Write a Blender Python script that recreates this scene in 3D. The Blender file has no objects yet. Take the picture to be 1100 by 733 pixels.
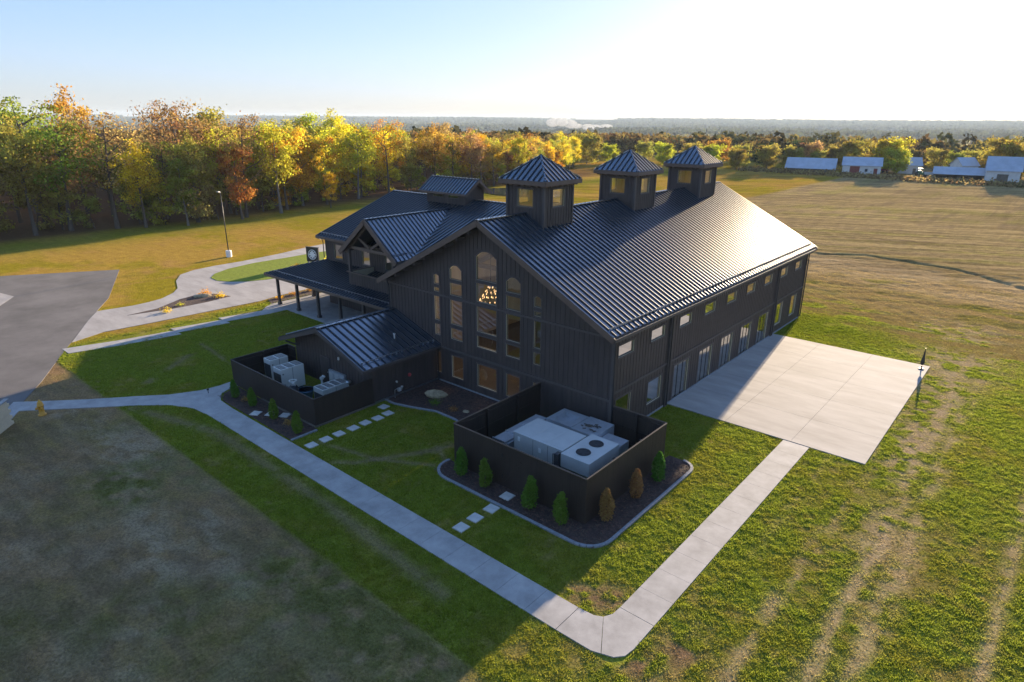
import bpy, bmesh, math, random
import numpy as np
from math import radians as R, sin, cos, pi, sqrt
from mathutils import Vector, Matrix
S = bpy.context.scene
# ---------------------------------------------------------------- camera, world, sun, exposure
F, PITCH, ROLL, YAW = 687.7324, 0.3341, 0.0071, -0.7066
CAM = Vector((27.9458, -30.1038, 18.4682))
cd = bpy.data.cameras.new('camera'); cam = bpy.data.objects.new('camera', cd); S.collection.objects.link(cam)
cd.sensor_width = 36; cd.lens = F/1100*36; cd.clip_start = .5; cd.clip_end = 20000
fw = Vector((sin(YAW)*cos(PITCH), cos(YAW)*cos(PITCH), -sin(PITCH)))
rt = Vector((cos(YAW), -sin(YAW), 0)); up = rt.cross(fw)
r2 = cos(ROLL)*rt + sin(ROLL)*up; u2 = -sin(ROLL)*rt + cos(ROLL)*up
cam.matrix_world = Matrix(((r2.x, u2.x, -fw.x, CAM.x), (r2.y, u2.y, -fw.y, CAM.y), (r2.z, u2.z, -fw.z, CAM.z), (0, 0, 0, 1)))
S.camera = cam
SUNV = Vector((-.13, .974, .181)).normalized()
SUN_EL = math.asin(SUNV.z); SUN_AZ = math.atan2(SUNV.x, SUNV.y)
W = bpy.data.worlds.new('World'); S.world = W; W.use_nodes = True
wn = W.node_tree; wn.nodes.clear()
sky = wn.nodes.new('ShaderNodeTexSky'); sky.sky_type = 'NISHITA'; sky.sun_disc = False
sky.sun_elevation = SUN_EL; sky.sun_rotation = SUN_AZ
sky.altitude = 100; sky.air_density = 1.0; sky.dust_density = .8; sky.ozone_density = 3.4
bg = wn.nodes.new('ShaderNodeBackground'); bg.inputs[1].default_value = .14
wo = wn.nodes.new('ShaderNodeOutputWorld'); gm = wn.nodes.new('ShaderNodeGamma'); gm.inputs[1].default_value = .40      # softer range between zenith and sun side
hs_ = wn.nodes.new('ShaderNodeHueSaturation'); hs_.inputs['Saturation'].default_value = 1.45
wn.links.new(sky.outputs[0], gm.inputs[0]); wn.links.new(gm.outputs[0], hs_.inputs['Color']); tn = wn.nodes.new('ShaderNodeVectorMath'); tn.operation = 'MULTIPLY'; tn.inputs[1].default_value = (.90, .94, 1.20)
wn.links.new(hs_.outputs[0], tn.inputs[0]); wn.links.new(tn.outputs[0], bg.inputs[0]); wn.links.new(bg.outputs[0], wo.inputs[0])
sl = bpy.data.lights.new('sun', 'SUN'); sl.energy = 5.0; sl.angle = R(.55); sl.color = (1, .79, .53)
so = bpy.data.objects.new('sun', sl); S.collection.objects.link(so); so.location = (0, 60, 60)
so.rotation_euler = SUNV.to_track_quat('Z', 'Y').to_euler()
S.view_settings.view_transform = 'Standard'; S.view_settings.look = 'None'; S.view_settings.exposure = 1.90; S.view_settings.gamma = 1
S.cycles.max_bounces = 7; S.cycles.diffuse_bounces = 3; S.cycles.glossy_bounces = 3; S.cycles.transmission_bounces = 4
S.cycles.transparent_max_bounces = 12; S.cycles.volume_bounces = 0; S.cycles.use_denoising = True
S.cycles.sample_clamp_indirect = 6

# ---------------------------------------------------------------- helpers
COL = S.collection
def nt(name):
    m = bpy.data.materials.new(name); m.use_nodes = True
    return m, m.node_tree, m.node_tree.nodes['Principled BSDF']
def mat(name, col, rough=.7, metal=0, var=.12, scale=1.5, bump=0, bscale=20, stretch=(1, 1, 1), spec=.5, col2=None):
    m, t, b = nt(name)
    tc = t.nodes.new('ShaderNodeTexCoord'); mp = t.nodes.new('ShaderNodeMapping'); mp.inputs['Scale'].default_value = stretch
    t.links.new(tc.outputs['Object'], mp.inputs[0])
    n = t.nodes.new('ShaderNodeTexNoise'); n.inputs['Scale'].default_value = scale; n.inputs['Detail'].default_value = 6
    n.inputs['Roughness'].default_value = .65
    t.links.new(mp.outputs[0], n.inputs[0])
    r = t.nodes.new('ShaderNodeValToRGB'); c2 = col2 or col
    r.color_ramp.elements[0].position = .3; r.color_ramp.elements[1].position = .7
    r.color_ramp.elements[0].color = tuple(c*(1-var) for c in col)+(1,)
    r.color_ramp.elements[1].color = tuple(min(1, c*(1+var)) for c in c2)+(1,)
    t.links.new(n.outputs[0], r.inputs[0]); t.links.new(r.outputs[0], b.inputs['Base Color'])
    b.inputs['Roughness'].default_value = rough; b.inputs['Metallic'].default_value = metal
    b.inputs['Specular IOR Level'].default_value = spec
    if bump:
        n2 = t.nodes.new('ShaderNodeTexNoise'); n2.inputs['Scale'].default_value = bscale; n2.inputs['Detail'].default_value = 4
        t.links.new(mp.outputs[0], n2.inputs[0])
        bp = t.nodes.new('ShaderNodeBump'); bp.inputs['Strength'].default_value = 1; bp.inputs['Distance'].default_value = bump
        t.links.new(n2.outputs[0], bp.inputs['Height']); t.links.new(bp.outputs[0], b.inputs['Normal'])
    return m
class MB:
    def __init__(s): s.v = []; s.f = []; s.m = []
    def face(s, pts, mi=0):
        n = len(s.v); s.v += [tuple(p) for p in pts]; s.f.append(tuple(range(n, n+len(pts)))); s.m.append(mi)
    def hexa(s, c, mi=0):      # c: 8 corners, bottom 4 ccw then top 4
        n = len(s.v); s.v += [tuple(p) for p in c]
        for q in ((3, 2, 1, 0), (4, 5, 6, 7), (0, 1, 5, 4), (1, 2, 6, 5), (2, 3, 7, 6), (3, 0, 4, 7)):
            s.f.append(tuple(n+i for i in q)); s.m.append(mi)
    def box(s, x0, x1, y0, y1, z0, z1, mi=0):
        s.hexa([(x0, y0, z0), (x1, y0, z0), (x1, y1, z0), (x0, y1, z0), (x0, y0, z1), (x1, y0, z1), (x1, y1, z1), (x0, y1, z1)], mi)
    def fbox(s, fr, s0, s1, d0, d1, z0, z1, mi=0):   # box in a wall frame (origin, along, outward)
        O, u, n = fr; P = lambda a, d, z: tuple(O[i]+u[i]*a+n[i]*d+(z if i == 2 else 0) for i in range(3))
        s.hexa([P(s0, d0, z0), P(s1, d0, z0), P(s1, d1, z0), P(s0, d1, z0), P(s0, d0, z1), P(s1, d0, z1), P(s1, d1, z1), P(s0, d1, z1)], mi)
    def bar(s, a, b, w, h, upv=(0, 0, 1), mi=0):     # rectangular bar between two points
        a = Vector(a); b = Vector(b); d = (b-a).normalized(); u = Vector(upv)
        sd = d.cross(u).normalized(); u = sd.cross(d).normalized()
        c = [a-sd*w/2-u*h/2, a+sd*w/2-u*h/2, b+sd*w/2-u*h/2, b-sd*w/2-u*h/2]
        s.hexa(c+[p+u*h for p in c], mi)
    def tube(s, pts, rad, n=8, mi=0, cap=True):
        pts = [Vector(p) for p in pts]; base = len(s.v)
        rad = rad if hasattr(rad, '__len__') else [rad]*len(pts)
        for i, p in enumerate(pts):
            d = (pts[min(i+1, len(pts)-1)]-pts[max(i-1, 0)]).normalized()
            a = d.cross(Vector((0, 0, 1)) if abs(d.z) < .95 else Vector((1, 0, 0))).normalized(); b = d.cross(a)
            for k in range(n):
                t = 2*pi*k/n; s.v.append(tuple(p+(a*cos(t)+b*sin(t))*rad[i]))
        for i in range(len(pts)-1):
            for k in range(n):
                s.f.append((base+i*n+k, base+i*n+(k+1) % n, base+(i+1)*n+(k+1) % n, base+(i+1)*n+k)); s.m.append(mi)
        if cap:
            s.f.append(tuple(base+k for k in range(n))[::-1]); s.m.append(mi)
            s.f.append(tuple(base+(len(pts)-1)*n+k for k in range(n))); s.m.append(mi)
    def lathe(s, c, prof, n=12, mi=0):               # prof: (radius, z) list
        s.tube([(c[0], c[1], c[2]+z) for r, z in prof], [max(r, .001) for r, z in prof], n, mi)
    def prism(s, poly, z0, z1, mi=0):
        n = len(poly); b = len(s.v)
        s.v += [(x, y, z0) for x, y in poly]+[(x, y, z1) for x, y in poly]
        s.f.append(tuple(b+n+i for i in range(n))); s.m.append(mi)
        s.f.append(tuple(b+i for i in range(n))[::-1]); s.m.append(mi)
        for i in range(n):
            j = (i+1) % n; s.f.append((b+i, b+j, b+n+j, b+n+i)); s.m.append(mi)
    def build(s, name, mats, parent=None, smooth=False):
        me = bpy.data.meshes.new(name); me.from_pydata(s.v, [], s.f)
        for m in (mats if isinstance(mats, (list, tuple)) else [mats]): me.materials.append(m)
        me.polygons.foreach_set('material_index', s.m)
        if smooth: me.polygons.foreach_set('use_smooth', [True]*len(s.f))
        me.update(); o = bpy.data.objects.new(name, me); COL.objects.link(o); o.parent = parent
        return o
def each(mb, name, m, parent):      # every box its own part
    for k in range(len(mb.v)//8):
        q = MB(); q.v = mb.v[8*k:8*k+8]; q.f = [tuple(i-8*k for i in f) for f in mb.f[6*k:6*k+6]]; q.m = [0]*6; q.build(name, m, parent)
def tag(o, label=None, cat=None, group=None, kind=None):
    if label: o['label'] = label
    if cat: o['category'] = cat
    if group: o['group'] = group
    if kind: o['kind'] = kind
    return o
def thing(name, label, cat, loc=(0, 0, 0), rz=0, group=None):
    o = bpy.data.objects.new(name, None); COL.objects.link(o); o.location = loc; o.rotation_euler = (0, 0, rz); o.empty_display_size = .3
    return tag(o, label, cat, group)
KIDS = {}
def copy_tree(o, loc=None, rz=None, label=None, parent=None):
    c = o.copy(); COL.objects.link(c); c.parent = parent
    if loc is not None: c.location = loc
    if rz is not None: c.rotation_euler = (0, 0, rz)
    if label: c['label'] = label
    for ch in list(o.children): copy_tree(ch, parent=c)
    return c
def clip(poly, a, b, c):        # keep a*x+b*y<=c
    out = []
    for i in range(len(poly)):
        p, q = poly[i], poly[(i+1) % len(poly)]; dp = a*p[0]+b*p[1]-c; dq = a*q[0]+b*q[1]-c
        if dp <= 0: out.append(p)
        if (dp < 0 < dq) or (dq < 0 < dp):
            t = dp/(dp-dq); out.append((p[0]+(q[0]-p[0])*t, p[1]+(q[1]-p[1])*t))
    return out
def roof_plane(mb, poly, zf, spacing=.5, thick=.22, mi=0, rib=True, off=0, h=.085, w=.07):
    zf0 = lambda p: zf(p[0], p[1]); n = len(poly); b = len(mb.v)
    area = sum(poly[i][0]*poly[(i+1) % n][1]-poly[(i+1) % n][0]*poly[i][1] for i in range(n))
    if area < 0: poly = poly[::-1]
    mb.v += [(x, y, zf(x, y)) for x, y in poly]+[(x, y, zf(x, y)-thick) for x, y in poly]
    mb.f.append(tuple(b+i for i in range(n))); mb.m.append(mi)
    mb.f.append(tuple(b+n+i for i in range(n))[::-1]); mb.m.append(mi+1)
    for i in range(n):
        j = (i+1) % n; mb.f.append((b+i, b+n+i, b+n+j, b+j)); mb.m.append(mi+1)
    if not rib: return
    gx, gy = zf(1, 0)-zf(0, 0), zf(0, 1)-zf(0, 0); g = sqrt(gx*gx+gy*gy); dx, dy = gx/g, gy/g; nx, ny = -dy, dx
    lo = min(p[0]*nx+p[1]*ny for p in poly); hi = max(p[0]*nx+p[1]*ny for p in poly)
    t = lo+.02+off
    while t < hi:
        c = clip(clip(poly, nx, ny, t+w/2), -nx, -ny, -(t-w/2))
        if len(c) >= 3:
            ks = [p[0]*dx+p[1]*dy for p in c]; a, e = min(ks), max(ks)
            if e-a > .05:
                P = lambda s, k: (nx*s+dx*k, ny*s+dy*k)
                cs = [P(t-w/2, a), P(t+w/2, a), P(t+w/2, e), P(t-w/2, e)]
                mb.hexa([(x, y, zf(x, y)-.01) for x, y in cs]+[(x, y, zf(x, y)+h) for x, y in cs], mi+2)
        t += spacing

# ---------------------------------------------------------------- materials
M = {}
M['siding'] = mat('dark_siding', (.055, .041, .037), .62, var=.25, scale=.9, stretch=(3, 3, .6), bump=.002, bscale=30)
M['trim'] = mat('dark_trim', (.075, .062, .058), .6, var=.15)
M['fascia'] = mat('fascia_board', (.125, .082, .060), .6, var=.15)
M['roof'] = mat('standing_seam_metal', (.20, .225, .265), .27, metal=.9, var=.14, scale=.5)
M['seam_shade'] = mat('roof_seam_shade', (.035, .040, .050), .4, metal=.4, var=.1)  # darker than the panel metal: rib shade is put into the colour
M['roof_edge'] = mat('roof_edge', (.060, .052, .048), .6, var=.1)
M['snow'] = mat('snow_bar_metal', (.42, .44, .47), .28, metal=.9, var=.05)
M['pine'] = mat('pine_lining', (.50, .42, .28), .6, var=.15, stretch=(1, 1, .3))
M['floorwood'] = mat('wood_floor', (.095, .075, .055), .35, var=.2)
M['casing'] = mat('pale_window_liner', (.72, .62, .42), .6, var=.05)
M['black'] = mat('black_metal', (.02, .02, .022), .45, var=.1)
M['concrete'] = mat('concrete', (.33, .315, .305), .85, var=.24, scale=.9, bump=.004, bscale=25)
M['concrete2'] = mat('old_concrete', (.33, .305, .285), .88, var=.22, scale=.45, stretch=(.5, 1.6, 1), bump=.004, bscale=18)
M['stone'] = mat('paver_stone', (.48, .46, .43), .8, var=.15, scale=3, bump=.005, bscale=20)
M['kerbstone'] = mat('edging_concrete', (.22, .23, .25), .8, var=.2, scale=6, bump=.01, bscale=12)
M['asphalt'] = mat('asphalt', (.115, .105, .10), .9, var=.35, scale=.22, bump=.008, bscale=30)
M['mulch'] = mat('mulch', (.060, .034, .028), .95, var=.6, scale=5, bump=.06, bscale=14)
M['fence'] = mat('fence_boards', (.026, .017, .013), .6, var=.3, scale=1, stretch=(4, 4, .5), bump=.003, bscale=20)
M['fencecap'] = mat('fence_cap', (.10, .07, .05), .6, var=.15)
M['galv'] = mat('painted_unit_steel', (.52, .52, .51), .45, metal=.15, var=.08, scale=1.2)
M['galv2'] = mat('galvanised_duct', (.46, .47, .50), .42, metal=.5, var=.15, scale=2)
M['pale'] = mat('pale_unit_paint', (.58, .57, .54), .5, var=.05)
M['grille'] = mat('dark_grille', (.05, .05, .055), .6, var=.2)
M['white'] = mat('white_plastic', (.78, .78, .76), .5, var=.03)
M['yellow'] = mat('hydrant_yellow', (.62, .30, .03), .5, var=.12)
M['blue'] = mat('blue_plastic', (.05, .18, .35), .5, var=.1)
M['red'] = mat('red_paint', (.45, .06, .06), .5, var=.1)
M['rock'] = mat('tan_rock', (.30, .24, .15), .9, var=.45, scale=3, bump=.05, bscale=5)
M['bark'] = mat('bark', (.085, .066, .052), .9, var=.35, scale=3, stretch=(3, 3, .6))
M['palebark'] = mat('pale_bark', (.15, .13, .11), .9, var=.3, scale=3, stretch=(3, 3, .6))
M['bluetin'] = mat('weathered_tin_roof', (.40, .44, .50), .4, metal=.4, var=.15, scale=.4)
M['whitebarn'] = mat('white_barn_boards', (.62, .60, .58), .8, var=.12, scale=1)
M['redbarn'] = mat('red_barn_boards', (.22, .05, .04), .8, var=.2)
M['oldwood'] = mat('old_grey_wood', (.13, .11, .09), .9, var=.3)
M['block'] = mat('pale_block', (.62, .52, .36), .85, var=.1, scale=2, bump=.006)
def glass(name, refl, tint=(.9, .92, .9)):
    m = bpy.data.materials.new(name); m.use_nodes = True; t = m.node_tree; t.nodes.clear()
    o = t.nodes.new('ShaderNodeOutputMaterial'); mx = t.nodes.new('ShaderNodeMixShader')
    tr = t.nodes.new('ShaderNodeBsdfTransparent'); tr.inputs[0].default_value = (*tint, 1)
    gl = t.nodes.new('ShaderNodeBsdfGlossy'); gl.inputs['Roughness'].default_value = .02; gl.inputs[0].default_value = (.95, .95, .93, 1)
    fr = t.nodes.new('ShaderNodeLayerWeight'); fr.inputs[0].default_value = .35
    mr = t.nodes.new('ShaderNodeMapRange'); mr.inputs[3].default_value = refl; mr.inputs[4].default_value = 1
    n = t.nodes.new('ShaderNodeTexNoise'); n.inputs['Scale'].default_value = 1.3
    bp = t.nodes.new('ShaderNodeBump'); bp.inputs['Strength'].default_value = .5; bp.inputs['Distance'].default_value = .006
    t.links.new(n.outputs[0], bp.inputs['Height']); t.links.new(bp.outputs[0], gl.inputs['Normal'])
    t.links.new(fr.outputs['Facing'], mr.inputs[0]); t.links.new(mr.outputs[0], mx.inputs[0])
    t.links.new(tr.outputs[0], mx.inputs[1]); t.links.new(gl.outputs[0], mx.inputs[2]); t.links.new(mx.outputs[0], o.inputs[0])
    return m
M['glass'] = glass('window_glass', .12); M['glass2'] = glass('coated_glass', .50, (.5, .52, .5)); M['glass3'] = glass('clear_glass', .08); M['glass4'] = glass('door_glass', .14, (.35, .38, .38))
def emis(name, c, e):
    m, t, b = nt(name); b.inputs['Base Color'].default_value = (*c, 1); b.inputs['Emission Color'].default_value = (*c, 1); b.inputs['Emission Strength'].default_value = e
    n = t.nodes.new('ShaderNodeTexNoise'); return m
M['bulb'] = emis('lit_bulbs', (1, .60, .28), .6)

# ---------------------------------------------------------------- numpy noise and ground colour
def _h(ix, iy, s):
    v = np.sin(ix*127.1+iy*311.7+s*74.7)*43758.5453; return v-np.floor(v)
def vnoise(x, y, s=0):
    ix = np.floor(x); iy = np.floor(y); fx = x-ix; fy = y-iy; fx = fx*fx*(3-2*fx); fy = fy*fy*(3-2*fy)
    return (_h(ix, iy, s)*(1-fx)+_h(ix+1, iy, s)*fx)*(1-fy)+(_h(ix, iy+1, s)*(1-fx)+_h(ix+1, iy+1, s)*fx)*fy
def fbm(x, y, s=0, o=4):
    a = 0; w = .5; t = 0
    for k in range(o): a = a+w*vnoise(x*2**k+k*17.3, y*2**k+k*5.1, s+k); t += w; w *= .55
    return a/t
def ss(a, b, x): t = np.clip((x-a)/(b-a), 0, 1); return t*t*(3-2*t)
def seg(x, y, pts):      # distance to polyline
    d = np.full(np.shape(x), 1e9)
    for (ax, ay), (bx, by) in zip(pts[:-1], pts[1:]):
        l2 = (bx-ax)**2+(by-ay)**2; t = np.clip(((x-ax)*(bx-ax)+(y-ay)*(by-ay))/l2, 0, 1)
        d = np.minimum(d, np.hypot(x-ax-t*(bx-ax), y-ay-t*(by-ay)))
    return d
GULLY = [(-14, 66), (-4, 69), (2, 70.5), (7, 74), (12, 73), (19, 71.5), (26, 65), (34, 60), (45, 58)]
def height(x, y):
    r = np.hypot(x+10, y-20)
    z = -32*ss(285, 950, r)
    z = z+np.where(r > 3000, (44*ss(4200, 7600, r))*(.8+.45*fbm(x/1500, y/1500, 9)), 0)
    far = ss(60, 160, r); z = z+far*ss(0, 1, far)*(fbm(x/90, y/90, 3)-.5)*1.6
    g = seg(x, y, GULLY); z = z-.28*np.exp(-(g/.5)**2)*ss(.3, .6, fbm(x/3, y/3, 5)+.15)
    sl_ = ss(33, 44, y)*(1-ss(90, 120, y))*ss(-40, -10, x)
    z = z+sl_*(fbm(x/1.4, y/1.4, 8)-.5)*.22
    return z
def mixc(a, b, t): return a*(1-t[..., None])+np.array(b)*t[..., None]
def gcol(x, y):
    n1 = fbm(x/9, y/9, 1); n2 = fbm(x/2.2, y/2.2, 2); n3 = fbm(x/.6, y/.6, 4, 3); n4 = fbm(x/25, y/25, 6)
    c = np.ones(np.shape(x)+(3,))*np.array((.185, .21, .028))           # lawn green
    c = mixc(c, (.21, .19, .03), ss(.45, .75, n2)*.7)
    c = mixc(c, (.26, .19, .08), ss(.60, .76, n3*.7+n2*.3)*.45)
    # worn marks in the lawn before the gable
    for pts, w in (([(4.0, -4.6), (2.5, -8), (.5, -11.5), (-.5, -12.3)], .28), ([(-3.4, -11.5), (1, -10.5), (4, -8.8)], .2), ([(2.6, -7.2), (5, -8.4)], .2),
                   ([(-24, -10), (-20.5, -14.5)], .35), ([(-26, -8), (-16, -9), (-15.5, -6)], .25), ([(-16.5, -16.9), (-9, -14.9), (3, -15.0), (12, -15.6)], .4)):
        c = mixc(c, (.24, .18, .10), np.exp(-(seg(x, y, pts)/w)**2)*.75*ss(.3, .55, n2+.1))
    # right lawn: dry stubble, tracks and bare patches
    rgt = ss(15, 19, x)
    dry = ss(.40, .66, fbm(x/1.1, y/6.0, 11)*.55+n1*.45)
    c = mixc(c, (.24, .17, .06), rgt*dry*ss(.35, .65, n3)*.6*(1-.5*ss(26, 30, x)))
    trk = np.maximum.reduce([np.exp(-((x-22.5-1.2*(n4-.5)-.4*(n2-.5))/.32)**2)*.8, np.exp(-((x-24.6-.9*(n4-.5)-.4*(n2-.5))/.35)**2)*.9, np.exp(-((x-25.7-.9*(n4-.5)-.5*(n2-.5))/.42)**2)*.8, np.exp(-((x-29.4-.03*y)/.28)**2)*.9, np.exp(-((x-20.6)/.25)**2)*.3])
    c = mixc(c, (.38, .28, .165), trk*ss(.36, .62, n1*.25+fbm(x/.5, y/2.4, 44)*.5+n3*.25)*.95*(1-ss(48, 60, y)))
    bare = .8*np.exp(-(((x-24.4)/.9)**2+((y-.8)/3.0)**2))+np.exp(-(((x-23.9)/1.2)**2+((y-10.5)/4)**2))+np.exp(-(((x-24.2)/1.3)**2+((y-19)/6)**2))+.9*np.exp(-(((x-23.5)/3)**2+((y-30)/6)**2))+.9*np.exp(-(((x-23)/6)**2+((y-41)/5)**2))
    c = mixc(c, (.36, .27, .165), np.clip(bare, 0, 1)*ss(.38, .58, n2*.4+n3*.6))
    # clods by the walk corner
    for px, py, pr in ((16.8, -11.6, .9), (17.4, -11.2, .7), (20.0, -13.5, .8), (20.8, -12.0, .9), (16.0, -11.9, .5)):
        c = mixc(c, (.22, .14, .08), np.exp(-((x-px)**2+(y-py)**2)/pr**2)*ss(.35, .6, n3))
    # behind and beside the barn: rough ground, bare band, then gold field
    yy = y+4*(n4-.5)+.10*(x-10)
    rough = ss(32, 37, yy)*ss(-60, -20, x)
    c = mixc(c, (.23, .165, .06), rough*ss(.36, .62, fbm(x/3, y/1.5, 12)))
    c = mixc(c, (.27, .19, .085), ss(38, 48, yy)*.8*ss(-70, -30, x))
    c = mixc(c, (.36, .26, .14), ss(52, 57, yy)*(1-ss(66, 74, yy))*.8*ss(-70, -30, x)*ss(.25, .5, n1))
    c = mixc(c, (.13, .135, .02), ss(.52, .7, fbm(x/6, y/3, 14))*ss(40, 50, yy)*(1-ss(58, 64, yy))*.6)
    fld = ss(70, 80, yy)
    a = .42; xr = x*cos(a)+y*sin(a); yr = -x*sin(a)+y*cos(a)
    st = fbm(xr/60, yr/3.2, 15, 5); st2 = fbm(xr/14, yr/.9, 16, 3)
    c = mixc(c, (.33, .24, .11), fld); c = mixc(c, (.27, .225, .07), fld*ss(.48, .66, st)*.8)
    c = mixc(c, (.20, .14, .085), fld*ss(.52, .7, st2)*.55)
    c = mixc(c, (.30, .215, .10), fld*ss(.60, .72, fbm(x/30, y/12, 17))*.6)
    # green margin by the barn's far corner
    c = mixc(c, (.12, .15, .015), np.exp(-(((x-13)/7)**2+((y-33)/4.5)**2))*ss(.3, .5, n2)*.9)
    # left field, orange stubble
    lf = ss(-33, -36, x)
    c = mixc(c, (.36, .225, .045), lf*(1-0*n1)); c = mixc(c, (.24, .20, .012), lf*ss(.44, .66, n1)*.8); c = mixc(c, (.36, .20, .07), lf*ss(.55, .75, n2)*.5)
    c = mixc(c, (.15, .17, .02), lf*np.exp(-((x+88)/7)**2)*.7)
    wf = ss(-93, -99, x+.04*(y-20))*(1-ss(150, 230, y)); c = mixc(c, (.13, .075, .040), wf)
    # dormant grass south of the mown line
    s = ss(-17.35, -17.75, y+.35*(n2-.5))*(1-ss(14.8, 17.5, x+1.5*(n1-.5)))*ss(-40, -30, x)
    c = mixc(c, (.27, .175, .09), s*(.80+.2*ss(.3, .6, n2)))
    fs = fbm(x/4+.4*n3, y/.5, 21, 5); f2 = fbm(x/.9, y/.35, 23, 3)
    c = mixc(c, (.16, .115, .07), s*ss(.46, .62, fs)*.6); c = mixc(c, (.24, .17, .095), s*ss(.52, .7, f2)*.5)
    lines = np.exp(-((fbm(x/14, y/14, 25, 2)*9+y*.22) % 1-.5)**2/.012)
    c = mixc(c, (.30, .22, .135), s*ss(.50, .64, n1*.5+n2*.5+.06*lines)*(.3+.7*ss(.40, .60, f2*.5+n3*.5))*.75)
    for px_, py_, qx, qy, pw in ((-19.5, -20.2, -9, -18.6, 1.3), (-12, -19.5, 2, -22.5, .9), (-1, -19.4, 6, -21, .5), (4, -24, 9, -27.5, .9)):
        c = mixc(c, (.34, .26, .165), s*np.exp(-(seg(x, y, [(px_, py_), (qx, qy)])/pw)**2)*ss(.36, .60, f2*.45+n3*.25+n2*.3)*.9)
    gk = np.clip(np.exp(-(((x+6.5)/2.0)**2+((y+21)/1.0)**2))+ss(-21.2, -18, y)*ss(0, 7, x)*.7+ss(.5, .66, n1)*.6, 0, 1)*ss(.30, .55, n3*.6+n2*.4)
    c = mixc(c, (.11, .125, .022), s*gk*.7)
    # island and strips beside the drive stay green
    isl = ((x+48)/5.2)**2+((y-12)/9)**2
    c = mixc(c, (.19, .23, .03), ss(1.15, .9, isl))
    # far land: woods floor, pale fields
    r = np.hypot(x+10, y-20); fr_ = ss(250, 300, r)
    c = mixc(c, (.075, .075, .035), fr_)
    c = mixc(c, (.17, .15, .045), fr_*ss(.62, .64, fbm(x/420, y/420, 31, 3)))
    c = c*(.88+.24*fbm(x/.35, y/.35, 40, 2))[..., None]
    return c
def grid_lines(a, b, step, far):
    l = list(np.arange(a, b+step/2, step)); st = step; v = b; 
    while v < far: st *= 1.06 if st < 2 else 1.13; v += st; l.append(v)
    st = step; v = a
    while v > -far: st *= 1.06 if st < 2 else 1.13; v -= st; l.insert(0, v)
    return np.array(l)
gx = grid_lines(-50, 34, .2, 9000); gy = grid_lines(-30, 72, .2, 9000)
X, Y = np.meshgrid(gx, gy); Z = height(X, Y); nx, ny = len(gx), len(gy)
me = bpy.data.meshes.new('ground'); me.vertices.add(nx*ny); me.vertices.foreach_set('co', np.stack([X, Y, Z], -1).ravel())
i = np.arange(nx*ny).reshape(ny, nx); q = np.stack([i[:-1, :-1], i[:-1, 1:], i[1:, 1:], i[1:, :-1]], -1).reshape(-1, 4)
me.loops.add(q.size); me.loops.foreach_set('vertex_index', q.ravel().astype(np.int32))
me.polygons.add(len(q)); me.polygons.foreach_set('loop_start', np.arange(0, q.size, 4, dtype=np.int32)); me.polygons.foreach_set('loop_total', np.full(len(q), 4, np.int32))
me.polygons.foreach_set('use_smooth', np.ones(len(q), bool)); me.update()
C4 = np.ones((nx*ny, 4)); C4[:, :3] = gcol(X, Y).reshape(-1, 3)
at = me.color_attributes.new('col', 'FLOAT_COLOR', 'POINT'); at.data.foreach_set('color', C4.ravel())
m, t, b = nt('ground_cover'); a_ = t.nodes.new('ShaderNodeAttribute'); a_.attribute_name = 'col'
ge = t.nodes.new('ShaderNodeNewGeometry')
n1 = t.nodes.new('ShaderNodeTexNoise'); n1.inputs['Scale'].default_value = 7; n1.inputs['Detail'].default_value = 8; n1.inputs['Roughness'].default_value = .7
n2 = t.nodes.new('ShaderNodeTexNoise'); n2.inputs['Scale'].default_value = .9; n2.inputs['Detail'].default_value = 9; n2.inputs['Roughness'].default_value = .7
for n in (n1, n2): t.links.new(ge.outputs['Position'], n.inputs[0])
mr = t.nodes.new('ShaderNodeMapRange'); mr.inputs[1].default_value = .3; mr.inputs[2].default_value = .7; mr.inputs[3].default_value = .45; mr.inputs[4].default_value = 1.5
t.links.new(n1.outputs[0], mr.inputs[0])
mr2 = t.nodes.new('ShaderNodeMapRange'); mr2.inputs[1].default_value = .3; mr2.inputs[2].default_value = .7; mr2.inputs[3].default_value = .75; mr2.inputs[4].default_value = 1.2
t.links.new(n2.outputs[0], mr2.inputs[0])
mm = t.nodes.new('ShaderNodeMath'); mm.operation = 'MULTIPLY'; t.links.new(mr.outputs[0], mm.inputs[0]); t.links.new(mr2.outputs[0], mm.inputs[1])
mp = t.nodes.new('ShaderNodeMapping'); mp.inputs['Rotation'].default_value = (0, 0, -.42); mp.inputs['Scale'].default_value = (.035, .55, 1)
sp = t.nodes.new('ShaderNodeVectorRotate'); sp.rotation_type = 'Z_AXIS'; sp.inputs['Angle'].default_value = -.42; t.links.new(ge.outputs['Position'], sp.inputs[0])
mp.inputs['Rotation'].default_value = (0, 0, 0); t.links.new(sp.outputs[0], mp.inputs[0])
n3_ = t.nodes.new('ShaderNodeTexNoise'); n3_.inputs['Scale'].default_value = 1; n3_.inputs['Detail'].default_value = 7; n3_.inputs['Roughness'].default_value = .75; t.links.new(mp.outputs[0], n3_.inputs[0])
mr3 = t.nodes.new('ShaderNodeMapRange'); mr3.inputs[1].default_value = .38; mr3.inputs[2].default_value = .62; mr3.inputs[3].default_value = .55; mr3.inputs[4].default_value = 1.3; t.links.new(n3_.outputs[0], mr3.inputs[0])
sy = t.nodes.new('ShaderNodeSeparateXYZ'); t.links.new(ge.outputs['Position'], sy.inputs[0])
mk = t.nodes.new('ShaderNodeMapRange'); mk.inputs[1].default_value = 36; mk.inputs[2].default_value = 66; t.links.new(sy.outputs[1], mk.inputs[0])
mx3 = t.nodes.new('ShaderNodeMix'); mx3.inputs[2].default_value = 1; t.links.new(mk.outputs[0], mx3.inputs[0]); t.links.new(mr3.outputs[0], mx3.inputs[3])
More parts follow.
